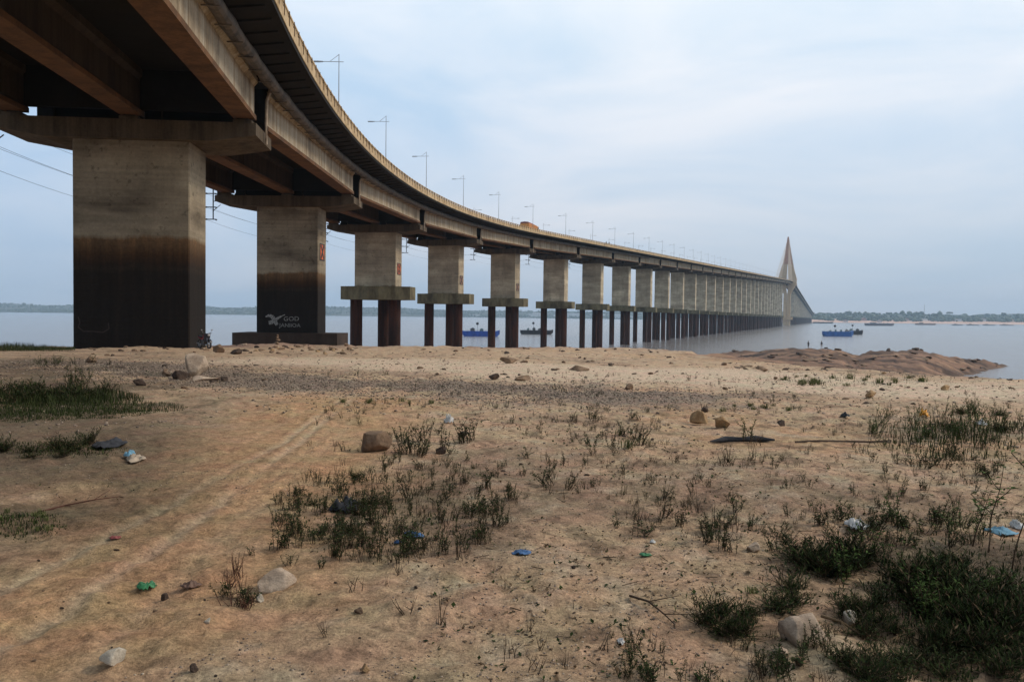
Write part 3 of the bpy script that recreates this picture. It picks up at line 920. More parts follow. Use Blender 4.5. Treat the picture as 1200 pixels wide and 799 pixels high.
for w, lb in enumerate(('topmost thin power cable strung between the bridge brackets', 'upper of the two middle power cables strung along the bridge brackets',
                        'lower of the two middle power cables, nearer the piers', 'lowest thin power cable strung between the bridge brackets')):
    pts = []
    for a, b_ in zip(bpos[:-1], bpos[1:]):
        for j in range(12):
            t = j / 12.0
            p = a[w].lerp(b_[w], t); p.z -= (0.7 + .12 * w) * 4 * t * (1 - t); pts.append(p)
    pts.append(bpos[-1][w])
    mb = MB(); mb.tube(pts, 0.013, 5)
    tag(mb.build('power_cable', M_WIRE, None, tuple(pts[0])), lb, 'cable', 'power cables along the bridge')

# X boards on the river side of the piers
M_ORANGE = mat('orange_board', (0.60, 0.11, 0.02), 0.6, var=0.3, scale=2.0)
M_BLACKP = mat('black_paint', (0.012, 0.012, 0.012), 0.6)
M_PALEB = mat('faded_board', (0.33, 0.16, 0.09), 0.7, var=0.3, scale=2.0)
def make_sign(s, lb, faded):
    x, y, h = path(s)
    R = Vector((math.cos(h), -math.sin(h), 0))
    c = Vector((x, y, EYE + (7.5 if s == 45 else 8.0))) + R * (3.7 + 0.003) + Vector((math.sin(h), math.cos(h), 0)) * 0.7
    r = empty('navigation_board', c, -h, lb, 'sign', 'X boards on the pier sides')
    mb = MB(); mb.box((.02, 0, 0), (.04, 2.3, 2.0)); mb.build('board', M_PALEB if faded else M_ORANGE, r)
    mb = MB()
    for sg in (-1, 1): mb.box((.02 + .003, sg * 1.06, 0), (.052, .22, 2.06)); mb.box((.023, 0, sg * .95), (.056, 1.89, .14))
    mb.build('frame', M_BLACKP, r)
    mb = MB()
    mb.box((.045, 0, 0), (.016, .42, 2.2), 0, 0, (RAD(40), 0, 0)); mb.box((.045, 0, 0), (.022, .42, 2.2), 0, 0, (RAD(-40), 0, 0))
    mb.build('cross', M_BLACKP, r)
make_sign(45, 'orange board with a black X on the side of the second pier, above the graffiti', False)
make_sign(90, 'orange board with a black X on the side of the third pier from the left', False)
make_sign(135, 'faded board with a dark X on the fourth pier from the left', True)
make_sign(180, 'faded small board with a dark X on the fifth pier from the left', True)

# lorry on the deck
M_TRUCK = mat('orange_lorry_paint', (0.55, 0.22, 0.05), 0.5, var=0.25, scale=0.6)
M_TRED = mat('red_tarpaulin', (0.24, 0.075, 0.06), 0.7, var=0.3, scale=0.8)
M_GLASS = mat('dark_glass', (0.02, 0.025, 0.03), 0.1)
M_RUB = mat('tyre_rubber', (0.015, 0.015, 0.015), 0.8)
M_CHROME = mat('metal_rim', (0.16, 0.16, 0.17), 0.4, metal=0.7)
s = 181.0
p = lat(s, 7.4, 5.47)
lorry = empty('lorry', p, -path(s)[2], 'orange lorry with a reddish load cover driving on the bridge beyond the fifth pier', 'lorry')
mb = MB()
mb.box((0, -2.0, 2.15), (2.5, 7.0, 2.1)); 
for yy in np.arange(-5.2, 1.5, 0.9):
    for sg in (-1, 1): mb.box((sg * 1.28, yy, 2.15), (.06, .10, 2.16))
mb.box((0, 0, .95), (1.0, 10.6, .28)); mb.build('cargo_box', M_TRUCK, lorry).scale = (1, 1, .76)
mb = MB()
mb.loft([[(-1.22, -5.5, 3.21), (1.22, -5.5, 3.21), (1.1, -5.5, 3.75), (0, -5.5, 3.9), (-1.1, -5.5, 3.75)], [(-1.22, -2, 3.21), (1.22, -2, 3.21), (1.05, -2, 3.62), (0, -2, 3.72), (-1.05, -2, 3.62)],
         [(-1.22, 1.45, 3.21), (1.22, 1.45, 3.21), (1.0, 1.45, 3.35), (0, 1.45, 3.42), (-1.0, 1.45, 3.35)]]); mb.build('load_cover', M_TRED, lorry).scale = (1, 1, .76)
mb = MB()
mb.loft([[(-1.2, 2.0, .85), (1.2, 2.0, .85), (1.15, 2.0, 3.0), (-1.15, 2.0, 3.0)], [(-1.2, 3.4, .85), (1.2, 3.4, .85), (1.1, 3.3, 3.0), (-1.1, 3.3, 3.0)],
         [(-1.2, 4.1, .85), (1.2, 4.1, .85), (1.1, 3.9, 1.9), (-1.1, 3.9, 1.9)]]); cab = mb.build('cab', M_TRUCK, lorry); cab.scale = (1, 1, .8)
mb = MB(); mb.box((0, 3.66, 2.4), (1.9, .06, .8), 0, 0, (RAD(32), 0, 0))
for sg in (-1, 1): mb.box((sg * 1.19, 2.75, 2.35), (.05, .9, .65))
mb.build('window', M_GLASS, cab)
for yy in (-4.2, -2.9, 3.0):
    for sg in (-1, 1):
        mb = MB(); mb.tube([(sg * .92, yy, .5), (sg * 1.22, yy, .5)], .5, 16); wh = mb.build('wheel', M_RUB, lorry)
        mb = MB(); mb.tube([(sg * 1.2, yy, .5), (sg * 1.235, yy, .5)], .27, 12); mb.build('rim', M_CHROME, wh)

# ------------------------------------------------------------------ people
def person(name, loc, rz, label, pose='stand', top=(0.02, 0.02, 0.03), legs=(0.03, 0.03, 0.04), skin=(0.16, 0.085, 0.055), hgt=1.7, group=None):
    """one continuous skinned body; shirt and trousers are material regions of that body"""
    st = 0.16 if pose == 'walk' else 0.02
    J = [((0, 0, .95), .135), ((0, 0, 1.12), .125), ((0, 0, 1.32), .15), ((0, 0, 1.44), .10), ((0, 0, 1.52), .055), ((0, .02, 1.60), .085), ((0, .01, 1.71), .085),
         ((.10, 0, .88), .10), ((.11, st * .6, .50), .07), ((.11, st - .06, .09), .045), ((.12, st + .08, .035), .04),
         ((-.10, 0, .88), .10), ((-.11, -st * .4, .50), .07), ((-.11, -st - .06, .09), .045), ((-.12, -st + .08, .035), .04),
         ((.20, 0, 1.41), .06), ((.25, -st * .5 - .02, 1.13), .045), ((.26, -st * .6 + .06, .88), .035), ((.26, -st * .6 + .09, .79), .04),
         ((-.20, 0, 1.41), .06), ((-.25, st * .5 - .02, 1.13), .045), ((-.26, st * .6 + .06, .88), .035), ((-.26, st * .6 + .09, .79), .04)]
    Eg = [(0, 1), (1, 2), (2, 3), (3, 4), (4, 5), (5, 6), (0, 7), (7, 8), (8, 9), (9, 10), (0, 11), (11, 12), (12, 13), (13, 14),
          (3, 15), (15, 16), (16, 17), (17, 18), (3, 19), (19, 20), (20, 21), (21, 22)]
    k = hgt / 1.80
    me = bpy.data.meshes.new('t'); me.from_pydata([Vector(p) * k for p, r in J], Eg, [])
    ob = bpy.data.objects.new('t', me); COL.objects.link(ob)
    md = ob.modifiers.new('s', 'SKIN')
    for i, (p, r) in enumerate(J): me.skin_vertices[0].data[i].radius = (r * k, r * k * .82)
    me.skin_vertices[0].data[0].use_root = True
    ob.modifiers.new('u', 'SUBSURF').levels = 2
    bpy.context.view_layer.update()
    m2 = bpy.data.meshes.new_from_object(ob.evaluated_get(bpy.context.evaluated_depsgraph_get()))
    bpy.data.objects.remove(ob)
    for c, nm in ((skin, 'skin'), (top, 'shirt'), (legs, 'trousers')): m2.materials.append(mat(nm, c, 0.8))
    for p in m2.polygons:
        z, xx = p.center.z / k, abs(p.center.x) / k
        p.material_index = 0 if (z > 1.46 or (xx > .225 and z < 1.18) or z < .42) else (1 if z > .98 or xx > .2 else 2)
        p.use_smooth = True
    m2.name = name
    o = bpy.data.objects.new(name, m2); COL.objects.link(o)
    o.location = loc; o.rotation_euler = (0, 0, rz)
    tag(o, label, 'person', group)
    mb = MB(); mb.ball((0, -.01 * k, 1.735 * k), .098 * k, 2, (.95, 1.05, .85)); mb.build('hair', mat('dark_hair', (0.012, 0.01, 0.009), 0.7), o, None, True)
    mb = MB()
    for sg in (-1, 1): mb.ball((sg * .032 * k, .088 * k, 1.645 * k), .011 * k, 1)
    mb.ball((0, .098 * k, 1.61 * k), .016 * k, 1, (1, 1.2, 1.3)); mb.build('face', mat('face_detail', (0.07, 0.04, 0.03), 0.7), o)
    return o

def s_of_px(px, o, a=0, b=600):
    best = min(np.arange(a, b, .5), key=lambda s: abs(px_of(*lat(s, o, 6.4))[0] - px))
    return float(best)
for px, lb, c in ((710.6, 'person in dark clothes walking on the bridge, the left of the two', (.02, .02, .03)),
                  (713.8, 'person in dark clothes walking on the bridge, the right of the two', (.03, .03, .035))):
    s = s_of_px(px, 10.6)
    person('person', lat(s, 10.6, 5.45), -path(s)[2] + math.pi, lb, 'walk', c, (.03, .03, .04), hgt=1.75)

def rock_point(px, py, span=2.0):
    """highest ground seen near this column of the photograph, close to that row"""
    return at(px, py)
RIDGE_PEOPLE = ((947.5, 404.5, 'person in dark clothes standing on the rocky point, the left of the two', (.015, .015, .02), (.02, .02, .025)),
                (963.0, 405.0, 'person in a dark top and pale shorts standing on the rocky point', (.015, .015, .02), (.22, .17, .13)))
for px, py, lb, c1, c2 in RIDGE_PEOPLE:
    d = cam_ray(px, 395)
    ts = np.arange(150, 235, .5)
    xs, ys = d.x * ts, d.y * ts
    hh = ground_h(xs, ys)
    ang = (hh - EYE) / ts
    i = int(np.argmax(ang))
    person('person', (xs[i], ys[i], hh[i] - .03), RAD(200 if px < 950 else 150), lb, 'stand', c1, c2, hgt=1.75)

# ------------------------------------------------------------------ motorcycle beside the first pier
def torus(mb, c, R_, r_, ax='X', n=28, k=8):
    vs, fs = [], []
    for i in range(n):
        a = 2 * math.pi * i / n
        for j in range(k):
            b = 2 * math.pi * j / k
            q = (R_ + r_ * math.cos(b)) * math.cos(a), (R_ + r_ * math.cos(b)) * math.sin(a), r_ * math.sin(b)
            vs.append((c[0] + q[2], c[1] + q[0], c[2] + q[1]))
    for i in range(n):
        for j in range(k):
            fs.append((i * k + j, ((i + 1) % n) * k + j, ((i + 1) % n) * k + (j + 1) % k, i * k + (j + 1) % k))
    mb.add(vs, fs)
p = at_depth(239.5, 404, 52.4)
M_RED = mat('red_motorcycle_paint', (0.16, 0.012, 0.018), 0.35)
M_NAVY = mat('dark_fairing', (0.012, 0.014, 0.024), 0.35)
M_SEAT = mat('black_seat', (0.012, 0.012, 0.013), 0.6)
bike = empty('motorcycle', (p.x, p.y, float(ground_h(p.x, p.y)) - .02), RAD(226), 'dark motorcycle with red panels parked against the foot of the nearest pier', 'motorcycle')
for yy in (.64, -.62):
    mb = MB(); torus(mb, (0, yy, .30), .25, .05); wh = mb.build('wheel', M_RUB, bike, None, True)
    mb = MB(); torus(mb, (0, yy, .30), .195, .016); mb.tube([(-.06, yy, .30), (.06, yy, .30)], .045, 10)
    for q in range(6):
        a = q * math.pi / 3
        mb.tube([(0, yy, .30), (0, yy + .19 * math.cos(a), .30 + .19 * math.sin(a))], .012, 5)
    mb.build('rim', M_CHROME, wh)
mb = MB(); mb.tube([(0, .40, .86), (0, .15, .62), (0, -.25, .50), (0, -.60, .34)], .035, 8); mb.tube([(0, .3, .72), (0, .22, .36), (0, -.2, .32)], .03, 8); mb.build('frame', M_DARKSTEEL, bike)
mb = MB(); mb.box((0, .02, .40), (.24, .36, .26)); mb.tube([(0, .12, .45), (0, .32, .52)], .09, 10); mb.build('engine', mat('engine_alloy', (0.10, 0.10, 0.105), 0.45, metal=0.6), bike)
mb = MB()
mb.loft([[(-.05, .42, .80), (.05, .42, .80), (.05, .42, .92), (-.05, .42, .92)], [(-.15, .25, .70), (.15, .25, .70), (.11, .25, .95), (-.11, .25, .95)],
         [(-.13, .0, .68), (.13, .0, .68), (.09, .0, .90), (-.09, .0, .90)], [(-.06, -.1, .68), (.06, -.1, .68), (.05, -.1, .78), (-.05, -.1, .78)]]); mb.build('fuel_tank', M_RED, bike)
mb = MB()
mb.loft([[(-.10, -.02, .74), (.10, -.02, .74), (.10, -.02, .80), (-.10, -.02, .80)], [(-.14, -.3, .73), (.14, -.3, .73), (.13, -.3, .82), (-.13, -.3, .82)], [(-.09, -.72, .80), (.09, -.72, .80), (.08, -.72, .88), (-.08, -.72, .88)]]); mb.build('seat', M_SEAT, bike)
mb = MB(); mb.loft([[(-.08, -.35, .58), (.08, -.35, .58), (.09, -.35, .72), (-.09, -.35, .72)], [(-.05, -.82, .74), (.05, -.82, .74), (.05, -.82, .82), (-.05, -.82, .82)]]); mb.build('tail_fairing', M_RED, bike)
mb = MB(); mb.loft([[(-.17, .30, .38), (.17, .30, .38), (.20, .34, .95), (-.20, .34, .95)], [(-.10, .52, .50), (.10, .52, .50), (.14, .56, .98), (-.14, .56, .98)]]); mb.build('leg_shield', M_NAVY, bike)
for sg in (-1, 1):
    mb = MB(); mb.tube([(sg * .085, .64, .30), (sg * .085, .44, .90)], .026, 8); mb.build('fork', M_CHROME, bike)
mb = MB()
for i in range(7):
    a0, a1 = RAD(20 + 20 * i), RAD(40 + 20 * i)
    mb.box((0, .64 + .32 * math.cos((a0 + a1) / 2), .30 + .32 * math.sin((a0 + a1) / 2)), (.13, .12, .02), 0, 0, ((a0 + a1) / 2 + math.pi / 2, 0, 0))
mb.build('mudguard', M_NAVY, bike)
mb = MB(); mb.tube([(-.36, .26, .98), (-.22, .36, 1.02), (0, .40, .96), (.22, .36, 1.02), (.36, .26, .98)], .016, 8); mb.build('handlebar', M_DARKSTEEL, bike)
mb = MB(); mb.ball((0, .60, .88), .085, 2, (1, .7, 1)); mb.build('headlight', mat('headlight_glass', (0.35, 0.35, 0.36), 0.15), bike, None, True)
for sg in (-1, 1):
    mb = MB(); mb.tube([(sg * .24, .35, 1.0), (sg * .32, .33, 1.17)], .010, 6); mb.ball((sg * .34, .33, 1.20), .055, 1, (1.1, .3, .8)); mb.build('mirror', M_CHROME, bike)
mb = MB(); mb.tube([(.10, .18, .36), (.14, -.1, .26), (.16, -.68, .36)], [.025, .03, .05], 8); mb.build('exhaust', M_CHROME, bike)

# ------------------------------------------------------------------ boats
def on_water(px, py):
    d = cam_ray(px, py); t = (WATER - EYE) / d.z
    return Vector((d.x * t, d.y * t, WATER))
def barge(px0, px1, py, hull_c, label, cat, rz=0.0, hull_h=2.2, cargo=0, ball=False, house=True, group=None, seed=1, flip=False, free=None, beam=5.0):
    rg = random.Random(seed)
    a, b_ = on_water(px0, py), on_water(px1, py)
    c = on_water((px0 + px1) / 2, py)
    Lh = (px1 - px0) * c.y / 967.0 / max(0.35, math.cos(rz))
    r = empty('barge' if cat == 'barge' else 'boat', c, rz, label, cat, group)
    hl, hb = Lh / 2, beam / 2
    hm = mat('hull_paint', hull_c, 0.55, var=0.3, scale=0.7)
    mb = MB()
    def sec(x, w, zb, zt_): return [(x, -w, zb), (x, w, zb), (x, w * 1.05, zt_), (x, -w * 1.05, zt_)]
    mb.loft([sec(-hl, hb * .7, hull_h * .35, hull_h * 1.05), sec(-hl * .86, hb, -.6, hull_h), sec(hl * .80, hb, -.6, hull_h), sec(hl, hb * .55, hull_h * .45, hull_h * 1.25)])
    mb.build('hull', hm, r)
    mb = MB()
    for sg in (-1, 1):
        mb.box((0, sg * hb * 1.0, hull_h + .45), (Lh * .84, .08, .08))
        for k in range(int(Lh / 1.6)): mb.box((-hl * .82 + k * 1.6, sg * hb * 1.0, hull_h + .22), (.07, .07, .5))
    mb.build('railing', mat('pale_railing', (0.28, 0.28, 0.28), 0.6), r)
    if house:
        hx = -hl * .45 if not flip else hl * .4
        mb = MB(); mb.box((hx, 0, hull_h + 1.1), (Lh * .17, beam * .55, 2.2)); mb.box((hx, 0, hull_h + 2.26), (Lh * .20, beam * .65, .12)); hs = mb.build('wheelhouse', mat('cabin_paint', (0.30, 0.31, 0.32), 0.6), r)
        mb = MB(); mb.box((hx, 0, hull_h + 1.45), (Lh * .13, beam * .55 + .06, .7)); mb.build('window', M_GLASS, hs)
    if ball:
        mx = -hl * .2
        mb = MB(); mb.tube([(mx, 0, hull_h - .1), (mx, 0, 7.9)], .07, 6); mb.build('mast', M_DARKSTEEL, r)
        mb = MB(); mb.ball((mx, 0, 7.3), .85, 2); mb.build('mast_ball', M_BLACKP, r, None, True)
    for k in range(cargo):
        mb = MB(); w = rg.uniform(1.0, 2.4); hh = rg.uniform(.6, 1.6)
        x_ = -hl * .7 + (k + .5) * Lh * .72 / cargo
        mb.box((x_, rg.uniform(-.6, .6), hull_h + hh / 2), (w, w * .8, hh), rg.uniform(-.2, .2)); mb.box((x_ + .1, 0, hull_h + hh + .15), (w * .5, w * .4, .3))
        mb.build('deck_crate', mat('deck_cargo', rg.choice([(.10, .16, .16), (.06, .06, .06), (.22, .20, .18), (.05, .10, .13)]), 0.7), r)
    return r
barge(542, 585.5, 394.0, (0.012, 0.06, 0.30), 'blue barge with a black mast ball, seen between the fourth and fifth piers', 'barge', 0.05, 3.0, 3, True, False, seed=2)
barge(609.5, 648, 391.6, (0.02, 0.02, 0.024), 'dark grey barge seen between the fifth and sixth piers', 'barge', 0.0, 2.6, 4, True, False, seed=3)
barge(964.5, 999.0, 394.0, (0.025, 0.10, 0.30), 'blue barge anchored beyond the rocky point, in front of a dark barge', 'barge', -0.05, 3.4, 4, True, False, seed=4)
barge(991, 1010.5, 391.8, (0.025, 0.025, 0.03), 'dark barge lying close behind the blue barge beyond the rocky point', 'barge', 0.0, 3.0, 2, True, False, seed=5, flip=True)
barge(1014, 1047, 381.6, (0.10, 0.10, 0.12), 'long grey barge near the far bank, right of the blue barge', 'barge', 0.05, 4.5, 5, False, True, seed=6, beam=14)
barge(953, 976, 378.9, (0.05, 0.06, 0.07), 'dark low barge by the far bank beside the end of the bridge', 'barge', 0.0, 4.0, 3, False, False, seed=7, beam=12)
barge(1073, 1096, 380.8, (0.20, 0.15, 0.14), 'brownish boat moored at the far sandy bank, left of the floating sheds', 'boat', 0.0, 4.0, 2, False, True, seed=8, beam=12)
for k, (a, b_) in enumerate(((1116, 1128), (1133, 1147), (1152, 1166), (1172, 1188))):
    barge(a, b_, 381.3 + .05 * k, ((.15, .17, .2), (.2, .2, .22), (.12, .15, .18), (.22, .2, .2))[k],
          ('leftmost of the four low boats moored at the far bank on the right', 'second from left of the four low boats moored at the far bank on the right',
           'third from left of the four low boats moored at the far bank on the right', 'rightmost of the four low boats moored at the far bank on the right')[k], 'boat', 0.0, 2.0, 1, False, True, seed=20 + k, beam=10, group='low boats at the far bank')

# ------------------------------------------------------------------ far bank, forest, houses
SH = [(-5150, 4450), (-3400, 4500), (-1500, 4650), (-300, 4850), (500, 4800), (900, 4300), (1010, 3400), (1085, 3010), (1300, 3120), (2000, 3200), (2900, 3150), (5400, 3000)]
sh_x = np.array([p[0] for p in SH], float); sh_y = np.array([p[1] for p in SH], float)
def bank_h(x, y):
    x = np.asarray(x, float); y = np.asarray(y, float)
    d = y - np.interp(x, sh_x, sh_y) + 60 * fbm(x * .004, y * .004, 81, 3)
    right = sstep(x, 800, 1100)
    h = -4 + 14 * sstep(d, -40, 170 - 40 * (1 - right)) + sstep(d, 150, 900) * (30 + 34 * fbm(x * .0022, y * .0016, 83, 3) + (1 - right) * 6) + 3 * fbm(x * .012, y * .012, 85, 3) * sstep(d, 0, 200)
    return WATER + h
nx, ny = 300, 40
gx = np.linspace(-5150, 5400, nx); gt = np.linspace(0, 1, ny) ** 1.5
V = []; F = []
for i in range(nx):
    y0 = float(np.interp(gx[i], sh_x, sh_y)) - 90
    ys = y0 + gt * (6900 - y0)
    hs = bank_h(np.full(ny, gx[i]), ys)
    V += [(gx[i], float(yy), float(zz)) for yy, zz in zip(ys, hs)]
for i in range(nx - 1):
    for j in range(ny - 1):
        a = i * ny + j; F.append((a, a + ny, a + ny + 1, a + 1))
mb = MB(); mb.add(V, F)
m, N, L, P = new_mat('far_bank_soil')
g = N.new('ShaderNodeNewGeometry'); sx = N.new('ShaderNodeSeparateXYZ'); L.new(g.outputs['Position'], sx.inputs[0])
nz = noise_node(N, L, g.outputs['Position'], 0.008, 5, 0.6)
z = math_node(N, L, 'ADD', sx.outputs['Z'], math_node(N, L, 'MULTIPLY', math_node(N, L, 'SUBTRACT', nz, 0.5), 16.0))
k = ramp_node(N, L, math_node(N, L, 'DIVIDE', math_node(N, L, 'SUBTRACT', z, WATER), 14.0, clamp=True), [(0.80, 0.0), (1.0, 1.0)])
gx_ = ramp_node(N, L, math_node(N, L, 'DIVIDE', math_node(N, L, 'SUBTRACT', sx.outputs['X'], 500.0), 700.0, clamp=True), [(0.3, 1.0), (0.7, 0.0)])
k = math_node(N, L, 'MAXIMUM', k, gx_)
L.new(mix_node(N, L, k, (0.52, 0.33, 0.24), (0.05, 0.055, 0.03)), P.inputs['Base Color']); P.inputs['Roughness'].default_value = 0.95
tag(mb.build('far_bank', m, None, None, True), kind='structure')

def bank_pt(px, back):
    """point of the far bank in the direction of a column of the photograph, some metres behind its shore"""
    d = cam_ray(px, 372)
    ts = np.arange(2700, 6500, 10.0)
    xs, ys = d.x * ts, d.y * ts
    k_ = ys - np.interp(xs, sh_x, sh_y)
    i = int(np.argmax(k_ > back))
    return Vector((float(xs[i]), float(ys[i]), float(bank_h(xs[i:i + 1], ys[i:i + 1])[0])))

bm = bmesh.new(); bmesh.ops.create_icosphere(bm, subdivisions=2, radius=1.0)
ICO_V = np.array([v.co[:] for v in bm.verts]); ICO_F = np.array([[v.index for v in f.verts] for f in bm.faces]); bm.free()
bm = bmesh.new(); bmesh.ops.create_icosphere(bm, subdivisions=1, radius=1.0)
ICO1_V = np.array([v.co[:] for v in bm.verts]); ICO1_F = np.array([[v.index for v in f.verts] for f in bm.faces]); bm.free()

def big_mesh(name, V, F, mats, mi=None, kind=None, smooth=False, parent=None):
    """V (n,3), F (m,k) constant k"""
    me = bpy.data.meshes.new(name)
    k = F.shape[1]
    me.vertices.add(len(V)); me.vertices.foreach_set('co', V.astype(np.float32).ravel())
    me.loops.add(F.size); me.loops.foreach_set('vertex_index', F.astype(np.int32).ravel())
    me.polygons.add(len(F))
    me.polygons.foreach_set('loop_start', np.arange(len(F)) * k); me.polygons.foreach_set('loop_total', np.full(len(F), k))
    for mm in (mats if isinstance(mats, list) else [mats]): me.materials.append(mm)
    if mi is not None: me.polygons.foreach_set('material_index', mi.astype(np.int32))
    if smooth: me.polygons.foreach_set('use_smooth', np.ones(len(F), bool))
    me.update(); me.validate()
    o = bpy.data.objects.new(name, me); COL.objects.link(o)
    if parent is not None: o.parent = parent
    if kind: o['kind'] = kind
    return o

M_FAR = [mat('far_foliage_dark', (0.030, 0.045, 0.020), 0.9), mat('far_foliage_mid', (0.045, 0.062, 0.026), 0.9), mat('far_foliage_light', (0.065, 0.078, 0.034), 0.9)]
rs = np.random.RandomState(3)
VV, FF, MI = [], [], []
def crown(c, r, mi, ico=(ICO1_V, ICO1_F)):
    v = ico[0] * (r * (1 + rs.uniform(-.28, .28, (len(ico[0]), 1)))) * np.array([1, 1, .8]) + np.array(c)
    b = sum(len(q) for q in VV)
    VV.append(v); FF.append(ico[1] + b); MI.append(np.full(len(ico[1]), mi))
HOUSES = [(1083, 215, 5.5), (1012, 150, 4), (991, 90, 4), (1031, 80, 3), (1062, 190, 4), (1123, 170, 4), (1152, 200, 4), (1185, 180, 4)]
cnt = 0
while cnt < 7000:
    x = rs.uniform(900, 3300) if cnt < 2500 else rs.uniform(-3800, 1000)
    back = (130 if x > 900 else -10) + 900 * rs.uniform() ** 1.6
    y = float(np.interp(x, sh_x, sh_y)) + back
    if vnoise(np.array([x * .006]), np.array([y * .006]), 91)[0] < -.22 and back < 420: cnt += 0.2; continue
    if x > 900 and any(abs(600 + 967 * x / y - 2.2 - hp) < hw_ and back < hb_ + 15 for hp, hb_, hw_ in HOUSES): cnt += .1; continue
    z = float(bank_h(np.array([x]), np.array([y]))[0])
    r = rs.uniform(4, 8) * ((1 + .9 * (rs.uniform() < .12)) if x > 900 else .9)
    crown((x, y, z + r * .6), r, rs.randint(0, 3)); cnt += 1
big_mesh('far_forest', np.vstack(VV), np.vstack(FF), M_FAR, np.concatenate(MI), 'stuff')

M_TRUNK = mat('tree_bark', (0.09, 0.065, 0.045), 0.9, var=0.3, scale=1.0)
def make_tree(seed, flat):
    r = empty('tree', (0, 0, 0), 0, 'x', 'tree')
    rg = random.Random(seed)
    mb = MB(); H = 22
    mb.tube([(0, 0, -1), (.3, 0, H * .4), (0, .3, H * .75)], [.9, .6, .3], 7)
    for q in range(6):
        a = q * 1.05
        mb.tube([(.2, 0, H * (.4 + .05 * q)), (math.cos(a) * 4, math.sin(a) * 4, H * (.62 + .05 * q))], [.35, .12], 5)
    mb.build('trunk', M_TRUNK, r)
    mb = MB()
    for q in range(46):
        a = rg.uniform(0, 6.28); rr = 9.5 * math.sqrt(rg.random()) * (1 if flat else .75); zz = H * (.62 + .36 * rg.random() * (1 - (rr / 12) ** 2)) if not flat else H * (.82 + .14 * rg.random())
        mb.ball((rr * math.cos(a), rr * math.sin(a), zz), rg.uniform(1.2, 2.6), 1, (1, 1, .75), rg.choice([0, 1, 2]), .3, rg)
    mb.build('crown', M_FAR, r)
    return r
tr = [make_tree(1, False), make_tree(2, True)]; used = [False, False]
for px, back, kd, sc, lb in ((1113, 420, 1, 1.35, 'flat-topped tall tree standing above the far woods, right of the radio mast'), (1176, 500, 0, 1.5, 'tallest round tree above the far woods at the right'),
                             (1190, 460, 1, 1.25, 'flat-crowned tree above the far woods at the right edge'), (960, 160, 0, .9, 'round tree on the far bank beside the end of the bridge'),
                             (1001, 260, 0, 1.25, 'tall tree on the far bank above the anchored blue barge'), (1035, 260, 0, 1.0, 'tree on the far bank above the long grey barge'),
                             (1070, 220, 0, 1.3, 'dark bushy tree left of the white far building'), (1097, 240, 0, 1.35, 'dark bushy tree right of the white far building'),
                             (1140, 300, 0, 1.0, 'tree above the moored low boats on the far bank'), (983, 200, 1, .9, 'low flat tree on the far bank above the sandy slope')):
    o = tr[kd] if not used[kd] else copy_tree(tr[kd]); used[kd] = True
    o.location = bank_pt(px, back); o.scale = (sc, sc, sc); o.rotation_euler = (0, 0, px)
    tag(o, lb, 'tree', 'tall trees on the far bank')

def house(px, back, w, d, h, wall, roof, label, pitched=True):
    p = bank_pt(px, back)
    r = empty('house' if pitched else 'building', p, RAD(rs.uniform(-15, 15)), label, 'building', 'buildings on the far bank')
    mb = MB(); mb.box((0, 0, h / 2 - 2), (w, d, h + 4)); mb.build('wall', mat('far_wall', wall, 0.8, var=0.1, scale=0.3), r)
    mb = MB()
    if pitched: mb.loft([[(-w / 2 - .8, -d / 2 - .8, h + .01), (w / 2 + .8, -d / 2 - .8, h + .01), (0, -d / 2 - .8, h + w * .2)][::1], [(-w / 2 - .8, d / 2 + .8, h + .01), (w / 2 + .8, d / 2 + .8, h + .01), (0, d / 2 + .8, h + w * .2)]])
    else: mb.box((0, 0, h + .3), (w + 1, d + 1, .6))
    mb.build('roof', mat('far_roof', roof, 0.8), r)
    for q in range(max(2, int(w / 5))):
        mb = MB(); mb.box((-w / 2 + (q + .5) * w / max(2, int(w / 5)), -d / 2 - .03, h * .5), (1.6, .1, min(2.2, h * .4))); mb.build('window', M_GLASS, r)
house(1083, 215, 25, 12, 7, (.75, .75, .75), (.7, .7, .7), 'long white building among the trees of the far bank', False)
house(1012, 150, 20, 12, 7, (.35, .22, .2), (.3, .13, .1), 'reddish house on the far slope above the long grey barge')
house(991, 90, 16, 10, 6, (.5, .48, .46), (.28, .15, .12), 'pale house at the foot of the far sandy slope, left side')
house(1031, 80, 14, 10, 6, (.45, .4, .38), (.3, .17, .14), 'small house on the far beach above the long grey barge')
house(1062, 190, 18, 12, 7, (.4, .28, .26), (.28, .14, .11), 'brick-coloured house left of the white far building')
house(1123, 170, 22, 14, 9, (.5, .5, .5), (.3, .3, .3), 'grey building on the far bank above the low boats', False)
house(1152, 200, 20, 14, 9, (.6, .58, .55), (.28, .2, .18), 'pale house on the far bank in front of the tallest round tree')
house(1185, 180, 18, 12, 8, (.5, .45, .42), (.3, .18, .14), 'house with a reddish roof at the right end of the far bank')
for k, px in enumerate((558, 625, 631, 638, 655, 672, 680, 703, 728, 741)):
    house(px, 80 + 35 * (k % 4), 45 + 14 * (k % 3), 25, 10 + 6 * (k % 3), (.62, .61, .6), (.45, .42, .4), '%s from the left of the pale blocks on the far shore behind the piers' % ('first second third fourth fifth sixth seventh eighth ninth tenth'.split()[k]), False)
p = bank_pt(1083, 380)
mast = empty('radio_mast', p, 0, 'thin radio mast rising behind the white far building', 'mast')
mb = MB()
for a in range(3):
    u = Vector((math.cos(a * 2.09), math.sin(a * 2.09), 0))
    mb.tube([u * 2.2, u * .6 + Vector((0, 0, 62))], [.35, .25], 5)
for q in range(12):
    rr = 2.2 - 1.6 * q / 12; mb.box((0, 0, 2 + q * 5), (rr * 1.6, rr * 1.6, .3))
mb.build('lattice', M_LAMP, mast)

